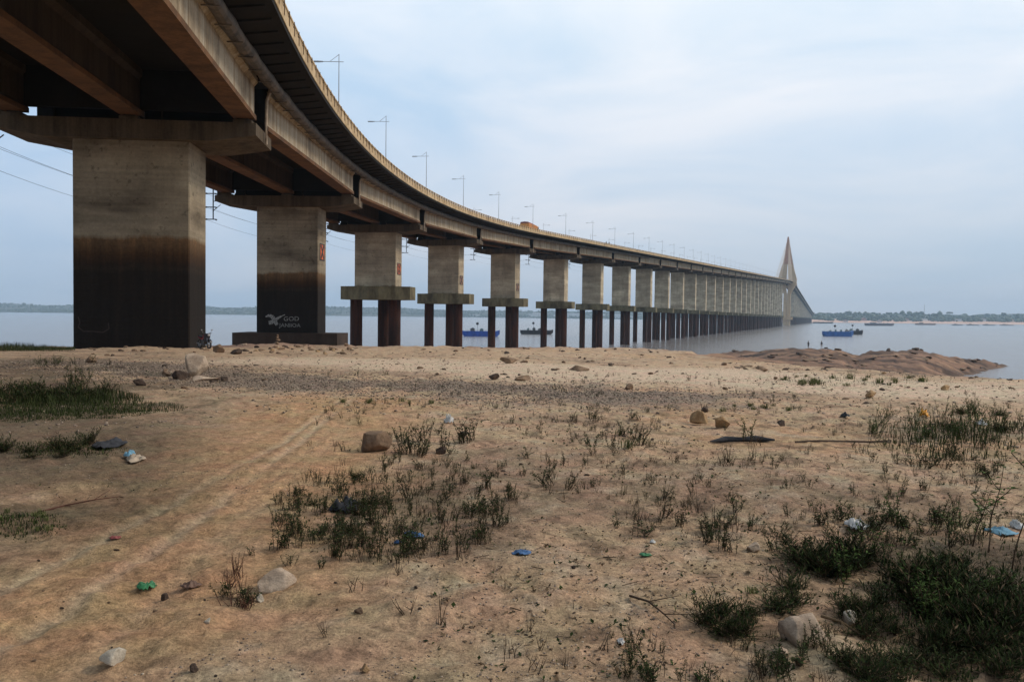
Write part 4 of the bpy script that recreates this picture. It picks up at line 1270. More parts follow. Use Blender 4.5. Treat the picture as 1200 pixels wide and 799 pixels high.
# ------------------------------------------------------------------ rocks
def rock_mat(name, a, b_, seed=0):
    m, N, L, P = new_mat(name)
    tc = N.new('ShaderNodeTexCoord'); O = tc.outputs['Object']
    n1 = noise_node(N, L, O, 2.5 + seed, 8, 0.7); n2 = noise_node(N, L, O, 22.0, 8, 0.75)
    c = ramp_node(N, L, n1, [(0.32, a), (0.62, b_)])
    c = mix_node(N, L, 1.0, c, ramp_node(N, L, n2, [(0.3, 0.68), (0.7, 1.25)]), 'MULTIPLY')
    L.new(c, P.inputs['Base Color']); P.inputs['Roughness'].default_value = 0.92; P.inputs['Specular IOR Level'].default_value = 0.2
    b = N.new('ShaderNodeBump'); b.inputs['Strength'].default_value = 0.8; b.inputs['Distance'].default_value = 0.03
    L.new(math_node(N, L, 'ADD', n1, n2), b.inputs['Height']); L.new(b.outputs['Normal'], P.inputs['Normal'])
    return m
M_ROCK = rock_mat('brown_rock', (0.10, 0.065, 0.045), (0.27, 0.18, 0.115))
M_ROCKP = rock_mat('pale_rock', (0.28, 0.20, 0.145), (0.56, 0.44, 0.33))
M_ROCKD = rock_mat('dark_rock', (0.035, 0.026, 0.022), (0.10, 0.068, 0.05))
M_ROCKO = rock_mat('ochre_rock', (0.22, 0.13, 0.065), (0.42, 0.28, 0.15))
M_ROCKW = rock_mat('whitish_rock', (0.42, 0.36, 0.28), (0.62, 0.56, 0.46))
bm = bmesh.new(); bmesh.ops.create_icosphere(bm, subdivisions=4, radius=1.0)
I4V = np.array([v.co[:] for v in bm.verts]); I4F = np.array([[v.index for v in f.verts] for f in bm.faces]); bm.free()
def rock_verts(seed, dims, V0=I4V, cuts=13):
    r = np.random.RandomState(seed)
    v = V0.copy()
    for _ in range(cuts):
        n = r.normal(size=3); n /= np.linalg.norm(n); d = r.uniform(.42, .82)
        k = v @ n - d
        v = v - np.where(k > 0, k, 0)[:, None] * n
    f = fbm(v[:, 0] * 2.2 + seed, v[:, 1] * 2.2 + v[:, 2] * 1.7, seed, 5) * .11
    v = v * (1 + f)[:, None]
    return v * np.array(dims)
def rock(px, py, w_px, h_px, label, mt, seed, depth=0.8, sink=0.25, name='rock', group=None):
    p = at(px, py)
    dist = math.hypot(p.x, p.y)
    w, h = w_px * p.y / 967.0, h_px * p.y / 967.0
    v = rock_verts(seed, (w / 2, w / 2 * depth, h / 2))
    ex = (v.max(0) - v.min(0))               # cut faces shrink the lump: bring it back to its real size
    v = v * np.array([w / ex[0], w * depth / ex[1], h / (1 - sink) / ex[2]])
    v[:, 2] += h / 2 * (1 - sink)
    o = big_mesh(name, v, I4F, mt, None, None, True)
    o.location = (p.x, p.y + w / 2 * depth * .5, float(ground_h(p.x, p.y)))
    tag(o, label, 'rock', group)
    return o
rock(230, 441, 27, 27, 'pale pinkish boulder standing among dark stones in front of the nearest pier', M_ROCKP, 17, .9, .08)
rock(211, 445, 22, 11, 'dark boulder lying just left of the pale boulder in front of the nearest pier', M_ROCKD, 12)
rock(238, 446, 28, 5, 'flat pale slab of stone at the foot of the pale boulder', M_ROCKP, 13, .8, .3)
rock(262, 447, 10, 5, 'small dark stone right of the pale boulder by the nearest pier', M_ROCKD, 14)
rock(193, 440, 12, 6, 'low brown stone left of the dark boulder by the nearest pier', M_ROCK, 15)
rock(162, 452, 15, 7, 'low dark stone at the edge of the left grass patch', M_ROCKD, 16)
rock(106, 425, 14, 8, 'pinkish stone behind the bush on the left', M_ROCK, 18)
rock(439, 530, 36, 27, 'brown boulder at the left end of the weeds, beside the sand track', M_ROCK, 21, .8, .12)
rock(515, 533, 13, 10, 'small black stone in front of the weeds by the brown boulder', M_ROCKD, 22)
rock(543, 512, 11, 6, 'small dark reddish stone right of the white scrap', M_ROCKD, 23)
rock(820, 498, 21, 15, 'ochre boulder, left of a close pair on the sand', M_ROCKO, 31, .8, .12)
rock(846, 501, 18, 14, 'ochre boulder with a dark side, right of a close pair on the sand', M_ROCKO, 32, .8, .12)
rock(825, 483, 9, 5, 'small dark stone just behind the ochre boulder pair', M_ROCKD, 33)
rock(1022, 466, 13, 9, 'square orange stone alone on the pale sand', M_ROCKO, 34, .9, .1)
rock(916, 499, 9, 6, 'small dark stone right of the ochre boulder pair', M_ROCKD, 35)
rock(579, 445, 13, 7, 'dark lump of rock on the pale sand in front of the fourth pier', M_ROCKD, 36)
rock(612, 446, 20, 6, 'low brown rock on the pale sand, right of the dark lump', M_ROCK, 37)
rock(738, 456, 10, 6, 'small greenish stone on the pale sand below the eighth pier', M_ROCK, 38)
rock(678, 435, 26, 7, 'flat reddish rock on the pale sand below the seventh pier', M_ROCK, 39)
rock(597, 426, 22, 7, 'reddish rock ledge near the shore below the fifth pier', M_ROCK, 40)
rock(1108, 457, 11, 6, 'pale orange stone on the sand at the right, behind the weeds', M_ROCKO, 41)
rock(893, 434, 14, 5, 'flat reddish stone on the shore below the end of the bridge', M_ROCK, 42)
rock(131, 781, 28, 20, 'rounded pale stone at the bottom left of the sand track', M_ROCKW, 51, .9, .15)
rock(946, 757, 62, 34, 'large pale rock half buried in weeds at the bottom right', M_ROCKP, 52, .7, .35)
rock(998, 735, 18, 18, 'whitish angular stone just right of the large pale rock', M_ROCKW, 53, .9, .1)
rock(912, 771, 22, 12, 'pale stone in front of the large pale rock', M_ROCKP, 54)
rock(938, 780, 18, 9, 'grey stone at the bottom edge in front of the large pale rock', M_ROCK, 55)
rock(318, 690, 44, 18, 'broken pale stone beside the reddish weeds by the track', M_ROCKP, 56, .8, .4)
rock(303, 706, 10, 9, 'small white stone in front of the broken pale stone', M_ROCKW, 57)
rock(243, 731, 8, 7, 'pale pebble left of the reddish weeds', M_ROCKW, 58)
rock(192, 704, 9, 7, 'dark reddish stone below the green leaf', M_ROCKD, 59)
rock(420, 720, 12, 8, 'small brown stone alone on bare sand at the bottom centre-left', M_ROCK, 60)
rock(428, 789, 13, 9, 'small orange stone at the bottom edge of the photo', M_ROCKO, 61)
rock(227, 790, 11, 8, 'small dark stone at the bottom edge right of the pale rounded stone', M_ROCKD, 62)
rock(255, 413, 13, 9, 'reddish rock at the foot of the nearest pier, right of the motorcycle', M_ROCK, 63)
rock(277, 415, 14, 5, 'dark low rock between the motorcycle and the second pier', M_ROCKD, 64)
rock(883, 648, 16, 9, 'pale stone under the small weeds left of the dark weed patch', M_ROCKP, 65)
# stones on the crest of the point and the little cairn by the second pier
for k, (px, py, w, h) in enumerate(((1042, 409, 7, 4), (1072, 410, 10, 5), (1080, 409, 5, 4))):
    d = cam_ray(px, 395); ts = np.arange(150, 260, .5); hh = ground_h(d.x * ts, d.y * ts); i = int(np.argmax((hh - EYE) / ts))
    v = rock_verts(70 + k, (w * ts[i] / 967 / 2, w * ts[i] / 967 / 2, h * ts[i] / 967 / 1.5)); 
    o = big_mesh('rock', v, I4F, M_ROCKD, None, None, True); o.location = (d.x * ts[i], d.y * ts[i], hh[i])
    tag(o, ('dark rock on the crest of the point, nearest the dip', 'largest dark rock on the crest of the point', 'dark rock just right of the largest one on the crest of the point')[k], 'rock')
p = at(325, 404)
zz = float(ground_h(p.x, p.y))
for k, (w, h) in enumerate(((.50, .34), (.38, .28), (.30, .24), (.22, .2))):
    v = rock_verts(90 + k, (w / 2, w / 2, h / 2)); o = big_mesh('rock', v, I4F, M_ROCK, None, None, True)
    o.location = (p.x + .05 * (k % 2), p.y, zz + h / 2 - .04); zz += h - .06
    tag(o, ('bottom stone', 'second stone', 'third stone', 'top stone')[k] + ' of the little cairn in front of the second pier footing', 'rock', 'stones stacked in the cairn')

# scattered smaller stones: individuals, sharing a few meshes
small = []
for k in range(8):
    v = rock_verts(200 + k, (1, .8 + .05 * k, .62), ICO_V, 9)
    me = bpy.data.meshes.new('stone'); me.from_pydata([tuple(q) for q in v], [], [tuple(f) for f in ICO_F])
    me.materials.append((M_ROCKD, M_ROCK, M_ROCKD, M_ROCKP, M_ROCKD, M_ROCKO, M_ROCK, M_ROCKD)[k]); small.append(me)
def stones(n, box, rng_px, label, seed, mixk=range(8), flat=1.0):
    rg = random.Random(seed)
    for _ in range(n):
        for _t in range(12):
            px, py = rg.uniform(box[0], box[2]), rg.uniform(box[1], box[3])
            p = at(px, py)
            if float(fbm(np.array([p.x * .45]), np.array([p.y * .45]), 111, 3)[0]) > .0: break
        if p.y > 150 and box[0] < 840: continue
        r = rg.uniform(*rng_px) * p.y / 967.0 / 2
        o = bpy.data.objects.new('stone', small[rg.choice(list(mixk))]); COL.objects.link(o)
        o.location = (p.x, p.y, p.z + r * .05); o.rotation_euler = (rg.uniform(-.3, .3), rg.uniform(-.3, .3), rg.uniform(0, 6.28)); q = rg.uniform(.7, 1.2)
        o.scale = (r * q, r / q, r * rg.uniform(.7, 1.1) * flat)
        tag(o, label, 'stone', 'stones: ' + label)
stones(55, (240, 404, 420, 418), (4, 9), 'rough stone in the rubble below the second pier footing', 1, (0, 1, 1, 3, 5, 6, 6))
stones(26, (100, 404, 250, 418), (4, 8), 'small stone in the debris at the foot of the nearest pier', 11, (0, 1, 4, 6))
stones(34, (480, 412, 900, 445), (4, 9), 'brown stone scattered on the pale sand near the shore', 2, (0, 1, 2, 4, 6))
stones(30, (800, 432, 1200, 475), (4, 9), 'stone scattered on the pale sand at the right near the shore', 3)
stones(24, (560, 475, 1000, 560), (4, 8), 'small dark stone on the bare sand in the middle right', 4, (0, 2, 4, 7))
stones(22, (130, 425, 320, 455), (4, 9), 'dark stone in the gravel around the pale boulder', 5, (0, 2, 4, 6))
stones(30, (380, 620, 860, 795), (4, 8), 'small dark stone on the bare sand in the foreground centre', 6, (0, 2, 4, 7, 1))
stones(16, (20, 620, 380, 795), (4, 8), 'small stone on the sand track in the foreground left', 7, (0, 2, 4, 1))

stones(100, (850, 403, 1190, 434), (4, 15), 'flat dark slab of rock on the rocky point beyond the sand', 8, (0, 2, 4, 1, 6), .45)
stones(30, (480, 407, 860, 416), (3, 8), 'stone on the shore edge under the bridge', 9, (0, 1, 2, 4, 6))
# gravel: pebbles nobody could count
def pebbles(n, pick, rmin, rmax, seed):
    r = np.random.RandomState(seed)
    base_v = np.array([(-1, -1, -1), (1, -1, -1), (1, 1, -1), (-1, 1, -1), (-1, -1, 1), (1, -1, 1), (1, 1, 1), (-1, 1, 1)]) * .62
    base_f = np.array([(3, 2, 1, 0), (4, 5, 6, 7), (0, 1, 5, 4), (1, 2, 6, 5), (2, 3, 7, 6), (3, 0, 4, 7)])
    xs, ys = pick(n, r); zs = ground_h(xs, ys)
    VV, FF = [], []
    for i in range(len(xs)):
        s = r.uniform(rmin, rmax) * (1 + 0.035 * math.hypot(xs[i], ys[i])); a = r.uniform(0, 6.28); c, q = math.cos(a), math.sin(a)
        v = base_v * r.uniform(.55, 1.15, (8, 3)) * s * np.array([1, .8, .55])
        v = np.stack([v[:, 0] * c - v[:, 1] * q, v[:, 0] * q + v[:, 1] * c, v[:, 2]], 1) + (xs[i], ys[i], zs[i] + s * .1)
        FF.append(base_f + 8 * i); VV.append(v)
    return np.vstack(VV), np.vstack(FF)
def pick_line(pl, spread):
    def f(n, r):
        pl_ = np.array(pl); seg = r.randint(0, len(pl_) - 1, n); t = r.uniform(0, 1, n)
        p = pl_[seg] * (1 - t[:, None]) + pl_[seg + 1] * t[:, None]
        return p[:, 0] + r.normal(0, spread, n), p[:, 1] + r.normal(0, spread, n)
    return f
def pick_fan(r0, r1, a0, a1):
    def f(n, r):
        rr = r0 * (r1 / r0) ** r.uniform(0, 1, n); a = np.radians(r.uniform(a0, a1, n))
        x, y = rr * np.sin(a), rr * np.cos(a)
        k = fbm(x * .5, y * .5, 77, 3) > -.12
        return x[k], y[k]
    return f
V, F = [], []
b0 = 0
for args in ((14000, pick_line(GRAVEL, 1.7), .007, .024, 1), (12000, pick_fan(3, 16, -36, 36), .003, .010, 2), (2500, pick_fan(12, 45, -34, 34), .010, .03, 3)):
    v, f = pebbles(*args); V.append(v); F.append(f + b0); b0 += len(v)
m, N, L, P = new_mat('mixed_gravel')
g = N.new('ShaderNodeNewGeometry')
c = ramp_node(N, L, g.outputs['Random Per Island'], [(0.0, (0.06, 0.045, 0.034)), (0.4, (0.17, 0.125, 0.095)), (0.8, (0.28, 0.21, 0.155)), (1.0, (0.42, 0.34, 0.25))])
L.new(c, P.inputs['Base Color']); P.inputs['Roughness'].default_value = 0.9
big_mesh('gravel', np.vstack(V), np.vstack(F), m, None, 'stuff')

# ------------------------------------------------------------------ plants
def leaf_mat(name, a, b_, rough=0.7):
    m, N, L, P = new_mat(name)
    g = N.new('ShaderNodeNewGeometry')
    c = ramp_node(N, L, g.outputs['Random Per Island'], [(0.0, a), (1.0, b_)])
    L.new(c, P.inputs['Base Color']); P.inputs['Roughness'].default_value = rough; P.inputs['Specular IOR Level'].default_value = 0.08
    return m
M_LEAF = leaf_mat('weed_leaf', (0.007, 0.013, 0.005), (0.038, 0.056, 0.016), 0.85)
M_LEAFG = leaf_mat('green_weed_leaf', (0.016, 0.032, 0.008), (0.065, 0.105, 0.026), 0.85)
M_LEAFB = leaf_mat('broad_leaf', (0.035, 0.060, 0.014), (0.085, 0.125, 0.035))
M_STEM = leaf_mat('weed_stem', (0.030, 0.022, 0.015), (0.075, 0.050, 0.032))
M_STEMR = leaf_mat('reddish_stem', (0.045, 0.018, 0.014), (0.11, 0.05, 0.035))
M_GRASS = leaf_mat('grass_blade', (0.016, 0.024, 0.008), (0.048, 0.060, 0.018))
M_DRY = leaf_mat('dry_leaf', (0.06, 0.040, 0.024), (0.17, 0.115, 0.065))

class Plant:
    def __init__(s, seed): s.mb = MB(); s.r = random.Random(seed)
    def stem(s, pts, r0, m):
        s.mb.tube(pts, [r0 * (1 - .7 * i / (len(pts) - 1)) for i in range(len(pts))], 3, m)
    def leaf(s, p, d, ln, w, m):
        d = Vector(d).normalized(); sd_ = d.cross(Vector((0, 0, 1)))
        if sd_.length < .05: sd_ = Vector((1, 0, 0))
        sd_.normalize(); up = sd_.cross(d) * w * .35
        p = Vector(p)
        s.mb.add([p, p + d * ln * .5 + sd_ * w + up, p + d * ln - up * .8, p + d * ln * .5 - sd_ * w + up], [(0, 1, 2, 3)], m)
def curve(p, d, L_, bend, n, rg):
    pts = [Vector(p)]; d = Vector(d).normalized()
    for i in range(n):
        d = (d + Vector((rg.uniform(-1, 1), rg.uniform(-1, 1), rg.uniform(-.5, .5))) * .16 + Vector((0, 0, bend))).normalized()
        pts.append(pts[-1] + d * L_ / n)
    return pts
def upright(seed, nst, H, leafy, lsz, stemm=0):
    P_ = Plant(seed); rg = P_.r
    for k in range(nst):
        a = rg.uniform(0, 6.28); lean = rg.uniform(.05, .5)
        h = H * rg.uniform(.45, 1.0)
        st = curve((rg.gauss(0, .06) * H * 2, rg.gauss(0, .06) * H * 2, -.01), (math.cos(a) * lean, math.sin(a) * lean, 1), h, .02, 5, rg)
        P_.stem(st, .0032 + .003 * H, 1)
        for i in range(int(leafy * h / H)):
            t = rg.uniform(.15, 1) * (len(st) - 1); j = min(int(t), len(st) - 2); p = st[j].lerp(st[j + 1], t - j)
            b = rg.uniform(0, 6.28); P_.leaf(p, (math.cos(b), math.sin(b), rg.uniform(.1, 1.1)), lsz * rg.uniform(.6, 1.3), lsz * .2, 0)
        if rg.random() < .5:
            j = rg.randint(1, 3); b = rg.uniform(0, 6.28)
            tw = curve(st[j], (math.cos(b), math.sin(b), .9), h * .4, .03, 3, rg); P_.stem(tw, .003 + .002 * H, 1)
            for q in tw[1:]:
                for _ in range(3): b = rg.uniform(0, 6.28); P_.leaf(q, (math.cos(b), math.sin(b), .6), lsz, lsz * .2, 0)
    return P_.mb
def bushy(seed, R_, H, n, lsz):
    P_ = Plant(seed); rg = P_.r
    for k in range(n):
        a = rg.uniform(0, 6.28); el = rg.uniform(.15, 1.2)
        ln = rg.uniform(.5, 1.0) * (R_ * math.cos(el) + H * math.sin(el))
        st = curve((rg.gauss(0, .12) * R_, rg.gauss(0, .12) * R_, -.01), (math.cos(a) * math.cos(el), math.sin(a) * math.cos(el), math.sin(el)), ln, -.03, 4, rg)
        P_.stem(st, .004, 1)
        for i in range(rg.randint(9, 16)):
            t = rg.uniform(.1, 1) * (len(st) - 1); j = min(int(t), len(st) - 2); p = st[j].lerp(st[j + 1], t - j)
            b = rg.uniform(0, 6.28); dv = (st[j + 1] - st[j]).normalized() * .7 + Vector((math.cos(b), math.sin(b), rg.uniform(-.1, 1.0))) * .8
            P_.leaf(p, dv, lsz * rg.uniform(.5, 1.7), lsz * rg.uniform(.06, .13), 2 if rg.random() < .1 else 0)
    return P_.mb
def tuft(seed, n, H):
    P_ = Plant(seed); rg = P_.r
    for k in range(n):
        a = rg.uniform(0, 6.28); h = H * rg.uniform(.5, 1); l = rg.uniform(.15, .7); b = Vector((rg.gauss(0, .05), rg.gauss(0, .05), -.01)) * (H * 4)
        b.z = -.01
        p1 = b + Vector((math.cos(a) * l * .4, math.sin(a) * l * .4, .65)) * h; p2 = b + Vector((math.cos(a) * l, math.sin(a) * l, .95 - l * .25)) * h
        w = .004 + .004 * H; sd_ = Vector((-math.sin(a), math.cos(a), 0)) * w
        P_.mb.add([b - sd_, b + sd_, p1 + sd_ * .8, p1 - sd_ * .8], [(0, 1, 2, 3)], 0); P_.mb.add([p1 - sd_ * .8, p1 + sd_ * .8, p2], [(0, 1, 2)], 0)
    return P_.mb
def mesh_of(mb, mats):
    o = mb.build('t', mats); me = o.data; bpy.data.objects.remove(o); return me
UP = [mesh_of(upright(300 + k, 6 + k % 4, .28, 26, .030), [M_LEAF, M_STEM]) for k in range(6)]
UPR = [mesh_of(upright(330 + k, 7, .30, 6, .022), [M_DRY, M_STEMR]) for k in range(3)]
TALL = [mesh_of(upright(340 + k, 7 + k % 3, .42, 34, .034), [M_LEAFG, M_STEM]) for k in range(5)]
BUSH = [mesh_of(bushy(360 + k, .25, .17, 38, .046), [M_LEAF, M_STEM, M_DRY]) for k in range(6)]
M_GRASSL = leaf_mat('pale_grass_blade', (0.06, 0.075, 0.025), (0.15, 0.155, 0.06))
TUFT = [mesh_of(tuft(380 + k, 40, .16), [M_GRASSL]) for k in range(4)]
DRY = [mesh_of(upright(390 + k, 5, .26, 2, .018), [M_DRY, M_STEM]) for k in range(4)]
for nm, ls in (('weed', UP + UPR + TALL), ('weed_clump', BUSH), ('grass_tuft', TUFT), ('dry_weed', DRY)):
    for me in ls: me.name = nm
def patch(name, meshes, cx, cy, rx, ry, n, s0, s1, label, seed, cat='weed', group=None, gate=None):
    rg = random.Random(seed)
    for _ in range(n):
        for _t in range(20):
            a, r = rg.uniform(0, 6.28), math.sqrt(rg.random())
            px, py = cx + rx * r * math.cos(a), cy + ry * r * math.sin(a)
            if py >= 812: continue
            p = at(px, py)
            if gate is None or float(fbm(np.array([p.x * 1.5]), np.array([p.y * 1.5]), 99, 3)[0]) > gate: break
        else: p = at(px, min(py, 812))
        o = bpy.data.objects.new(name, rg.choice(meshes)); COL.objects.link(o)
        o.location = p; sc = rg.uniform(s0, s1) * (.86 if cat == 'weed' and name == 'weed' else 1.0)
        o.rotation_euler = (rg.uniform(-.2, .2), rg.uniform(-.2, .2), rg.uniform(0, 6.28)); o.scale = (sc * rg.uniform(.9, 1.35), sc * rg.uniform(.9, 1.35), sc * rg.uniform(.6, 1.15))
        tag(o, label, cat, group or (label))
# foreground middle: thin upright weeds
patch('weed', UP, 500, 520, 50, 18, 16, .8, 1.5, 'thin upright weed standing beside the brown boulder', 1)
patch('weed', UP, 500, 592, 105, 60, 46, .5, .9, 'thin dark weed in the central patch of the foreground', 2)
patch('weed', UP + UP + BUSH[:1], 398, 605, 68, 48, 36, .45, .8, 'dark weed at the left end of the central patch', 3)
patch('weed', UPR + UP[:3], 284, 690, 30, 40, 14, .45, .75, 'reddish weed beside the broken pale stone at the track', 4)
patch('weed', UP, 360, 640, 40, 30, 12, .5, .9, 'small weed above the broken pale stone', 5)
patch('weed', UP + TUFT[:1], 725, 520, 40, 12, 10, .7, 1.2, 'weed in the small cluster on bare sand left of the ochre boulders', 6)
patch('weed', UP, 715, 488, 55, 10, 8, .6, 1.1, 'weed on the far edge of bare sand, behind the small cluster', 7)
patch('weed', DRY + UP[:2], 640, 555, 45, 25, 9, .6, 1.1, 'thin dry weed right of the central patch', 8)
patch('dry_weed', DRY + UP[:2], 800, 610, 90, 30, 18, .6, 1.0, 'sparse dry weed on the orange sand in the middle', 9, 'weed')
patch('weed', TALL, 1060, 505, 45, 22, 18, .6, 1.05, 'green upright weed around the orange object at the right', 10)
patch('weed', TALL + BUSH[:2], 1150, 500, 50, 22, 26, .7, 1.2, 'green weed in the thick clump at the right edge', 11)
patch('weed', UP, 1130, 545, 75, 15, 12, .7, 1.2, 'weed in front of the thick clump at the right edge', 12)
patch('dry_weed', TALL[:3] + DRY, 855, 530, 55, 18, 8, .7, 1.1, 'lone tall thin weed near the dark strip on the sand', 13, 'weed')
patch('weed_clump', BUSH, 980, 645, 42, 34, 16, .5, .95, 'dark clump at the upper left of the bottom right thicket', 14, gate=.08)
patch('weed_clump', BUSH, 1085, 665, 60, 40, 32, .5, 1.0, 'dark clump in the middle of the bottom right thicket', 15, gate=.14)
patch('weed_clump', BUSH, 1140, 740, 75, 60, 40, .5, .9, 'dark leafy clump in the densest corner at the bottom right', 16, gate=.04)
patch('weed_clump', BUSH, 1045, 788, 60, 20, 9, .4, .65, 'dark clump at the bottom edge below the large pale rock', 17)
patch('weed', TALL + UP, 1080, 690, 110, 90, 26, .5, 1.0, 'upright weed rising out of the bottom right thicket', 18, gate=-.1)
patch('weed', UP, 1060, 612, 110, 12, 20, .6, 1.0, 'green weed along the top of the bottom right thicket', 19)
patch('weed_clump', BUSH, 1148, 768, 62, 42, 20, .45, .85, 'dark leafy clump at the very corner of the photo, bottom right', 35)
patch('weed_clump', BUSH, 1030, 725, 40, 22, 7, .4, .65, 'dark clump between the pale rock and the bottom right thicket', 36)
patch('weed_clump', BUSH, 850, 735, 35, 25, 8, .4, .65, 'small dark clump left of the large pale rock', 20)
patch('weed_clump', BUSH[:3] + TUFT[:1], 905, 700, 35, 18, 6, .4, .7, 'low clump just behind the large pale rock', 21)
patch('weed', UP + TALL[:2], 920, 782, 60, 20, 5, .4, .75, 'thin weed in front of the large pale rock', 22)
patch('weed', UP, 870, 635, 60, 25, 12, .5, .9, 'small weed left of the bottom right thicket', 23)
patch('weed', DRY + UP[:2], 640, 765, 80, 25, 6, .4, .8, 'lone small weed at the bottom centre', 24)
patch('weed', UP, 800, 790, 60, 14, 4, .4, .8, 'lone weed at the bottom edge right of centre', 25)
patch('dry_weed', DRY, 470, 700, 160, 60, 9, .4, .7, 'tiny dry weed on the bare sand in the foreground', 26, 'weed')
patch('grass_tuft', TUFT, 1000, 446, 110, 7, 24, .9, 1.7, 'low green tuft on the sand near the rocky point', 27, 'grass tuft')
patch('grass_tuft', TUFT, 460, 472, 70, 5, 7, .5, 1.0, 'low green tuft at the edge of the gravel band', 28, 'grass tuft')
patch('grass_tuft', TUFT, 900, 478, 70, 8, 8, .5, 1.0, 'low green tuft on the sand right of the ochre boulders', 29, 'grass tuft')
patch('weed_clump', BUSH, 65, 466, 75, 8, 24, 1.0, 1.7, 'dark bush at the back of the left grass patch', 30)
patch('weed_clump', BUSH[:3], 60, 528, 70, 9, 12, .5, .9, 'dark creeping weed below the left grass patch', 31)
patch('grass_tuft', TUFT, 25, 618, 45, 18, 10, .3, .55, 'dark grass tuft at the left edge of the sand track', 32, 'grass tuft')
patch('weed', TALL, 95, 452, 12, 4, 5, 1.1, 1.7, 'tall dark weed rising from the left grass patch', 33)
patch('weed', TALL + UP, 90, 428, 60, 5, 10, .8, 1.5, 'dark weed behind the left grass patch', 34)

# broad-leaved seedlings at the right edge: stem and leaves as parts
for k, (px, py, hgt) in enumerate(((1158, 650, .62), (1186, 668, .85), (1140, 640, .4))):
    p = at(px, py); rg = random.Random(500 + k)
    r = empty('seedling', p, 0, ('broad-leaved green seedling in front of the blue rag', 'tallest broad-leaved seedling at the right edge, rising above the thicket', 'small broad-leaved seedling at the back of the thicket')[k], 'plant', 'broad-leaved seedlings')
    mb = MB(); st = curve((0, 0, 0), (.1, 0, 1), hgt, .01, 7, rg); mb.tube(st, [  .0055 - .0005 * i for i in range(8)], 5)
    brs = []
    for j in (3, 4, 5): b = rg.uniform(0, 6.28); br = curve(st[j], (math.cos(b), math.sin(b), .8), hgt * .3, .0, 3, rg); mb.tube(br, .003, 4); brs += br[1:]
    mb.build('stem', M_STEM, r)
    pl = Plant(9)
    for q in st[3:] + brs:
        for _ in range(3): b = rg.uniform(0, 6.28); pl.leaf(q, (math.cos(b), math.sin(b), rg.uniform(-.1, .6)), rg.uniform(.035, .06), .013, 0)
    pl.mb.build('leaves', M_LEAFB, r)

# grass: blades nobody could count
def blades(specs, seed):
    r = np.random.RandomState(seed); V, F = [], []
    for cx, cy, rx, ry, n, H in specs:
        for _ in range(n):
            a, q = r.uniform(0, 6.28), math.sqrt(r.uniform()); px, py = cx + rx * q * math.cos(a), cy + ry * q * math.sin(a)
            d = cam_ray(px, py)
            t = np.interp(py, *LUT(px)) 
            x, y = d.x * t, d.y * t
            V.append((x, y)); F.append(H * r.uniform(.4, 1.1) * (1 - .6 * q * q))
    for _ in range(4200):                    # strip along the crest left of the nearest pier
        y = r.uniform(43, 56); px = r.uniform(-30, 88); V.append(((px - 600) / 967 * y, y)); F.append(.55 * r.uniform(.35, 1.0) * (1 - .5 * max(0, px / 88)))
    P2 = np.array(V); Hs = np.array(F); z = ground_h(P2[:, 0], P2[:, 1]) - .01
    n = len(P2); a = r.uniform(0, 6.28, n); l = r.uniform(.1, .6, n); w = (.004 + .012 * Hs)
    b = np.stack([P2[:, 0], P2[:, 1], z], 1); sd_ = np.stack([-np.sin(a) * w, np.cos(a) * w, 0 * a], 1)
    m1 = b + np.stack([np.cos(a) * l * .35, np.sin(a) * l * .35, .6 + 0 * a], 1) * Hs[:, None]; tp = b + np.stack([np.cos(a) * l, np.sin(a) * l, 1 - l * .4], 1) * Hs[:, None]
    VV = np.stack([b - sd_, b + sd_, m1 + sd_ * .7, m1 - sd_ * .7, tp - sd_ * .05, tp + sd_ * .05], 1).reshape(-1, 3)
    i = np.arange(n)[:, None] * 6
    FF = np.stack([np.hstack([i, i + 1, i + 2, i + 3]), np.hstack([i + 3, i + 2, i + 5, i + 4])], 1).reshape(-1, 4)
    return VV, FF
_lut = {}
def LUT(px):
    k = int(px // 20)
    if k not in _lut:
        pys = np.arange(392, 800, 2.0); ts = [max(at(k * 20 + 10, q, False).y, 1.0) for q in pys]; _lut[k] = (pys, ts)
    return _lut[k]
V, F = blades([(40, 482, 150, 11, 8500, .10), (60, 468, 110, 9, 3500, .26), (160, 480, 60, 7, 900, .12), (20, 613, 60, 16, 900, .06), (70, 528, 80, 8, 900, .08),
               (1000, 446, 150, 8, 900, .10), (400, 408, 40, 3, 500, .25), (1130, 700, 110, 110, 1200, .08), (1120, 510, 90, 28, 1500, .20), (450, 600, 130, 60, 1200, .06)], 4)
big_mesh('grass', V, F, M_GRASS, None, 'stuff')

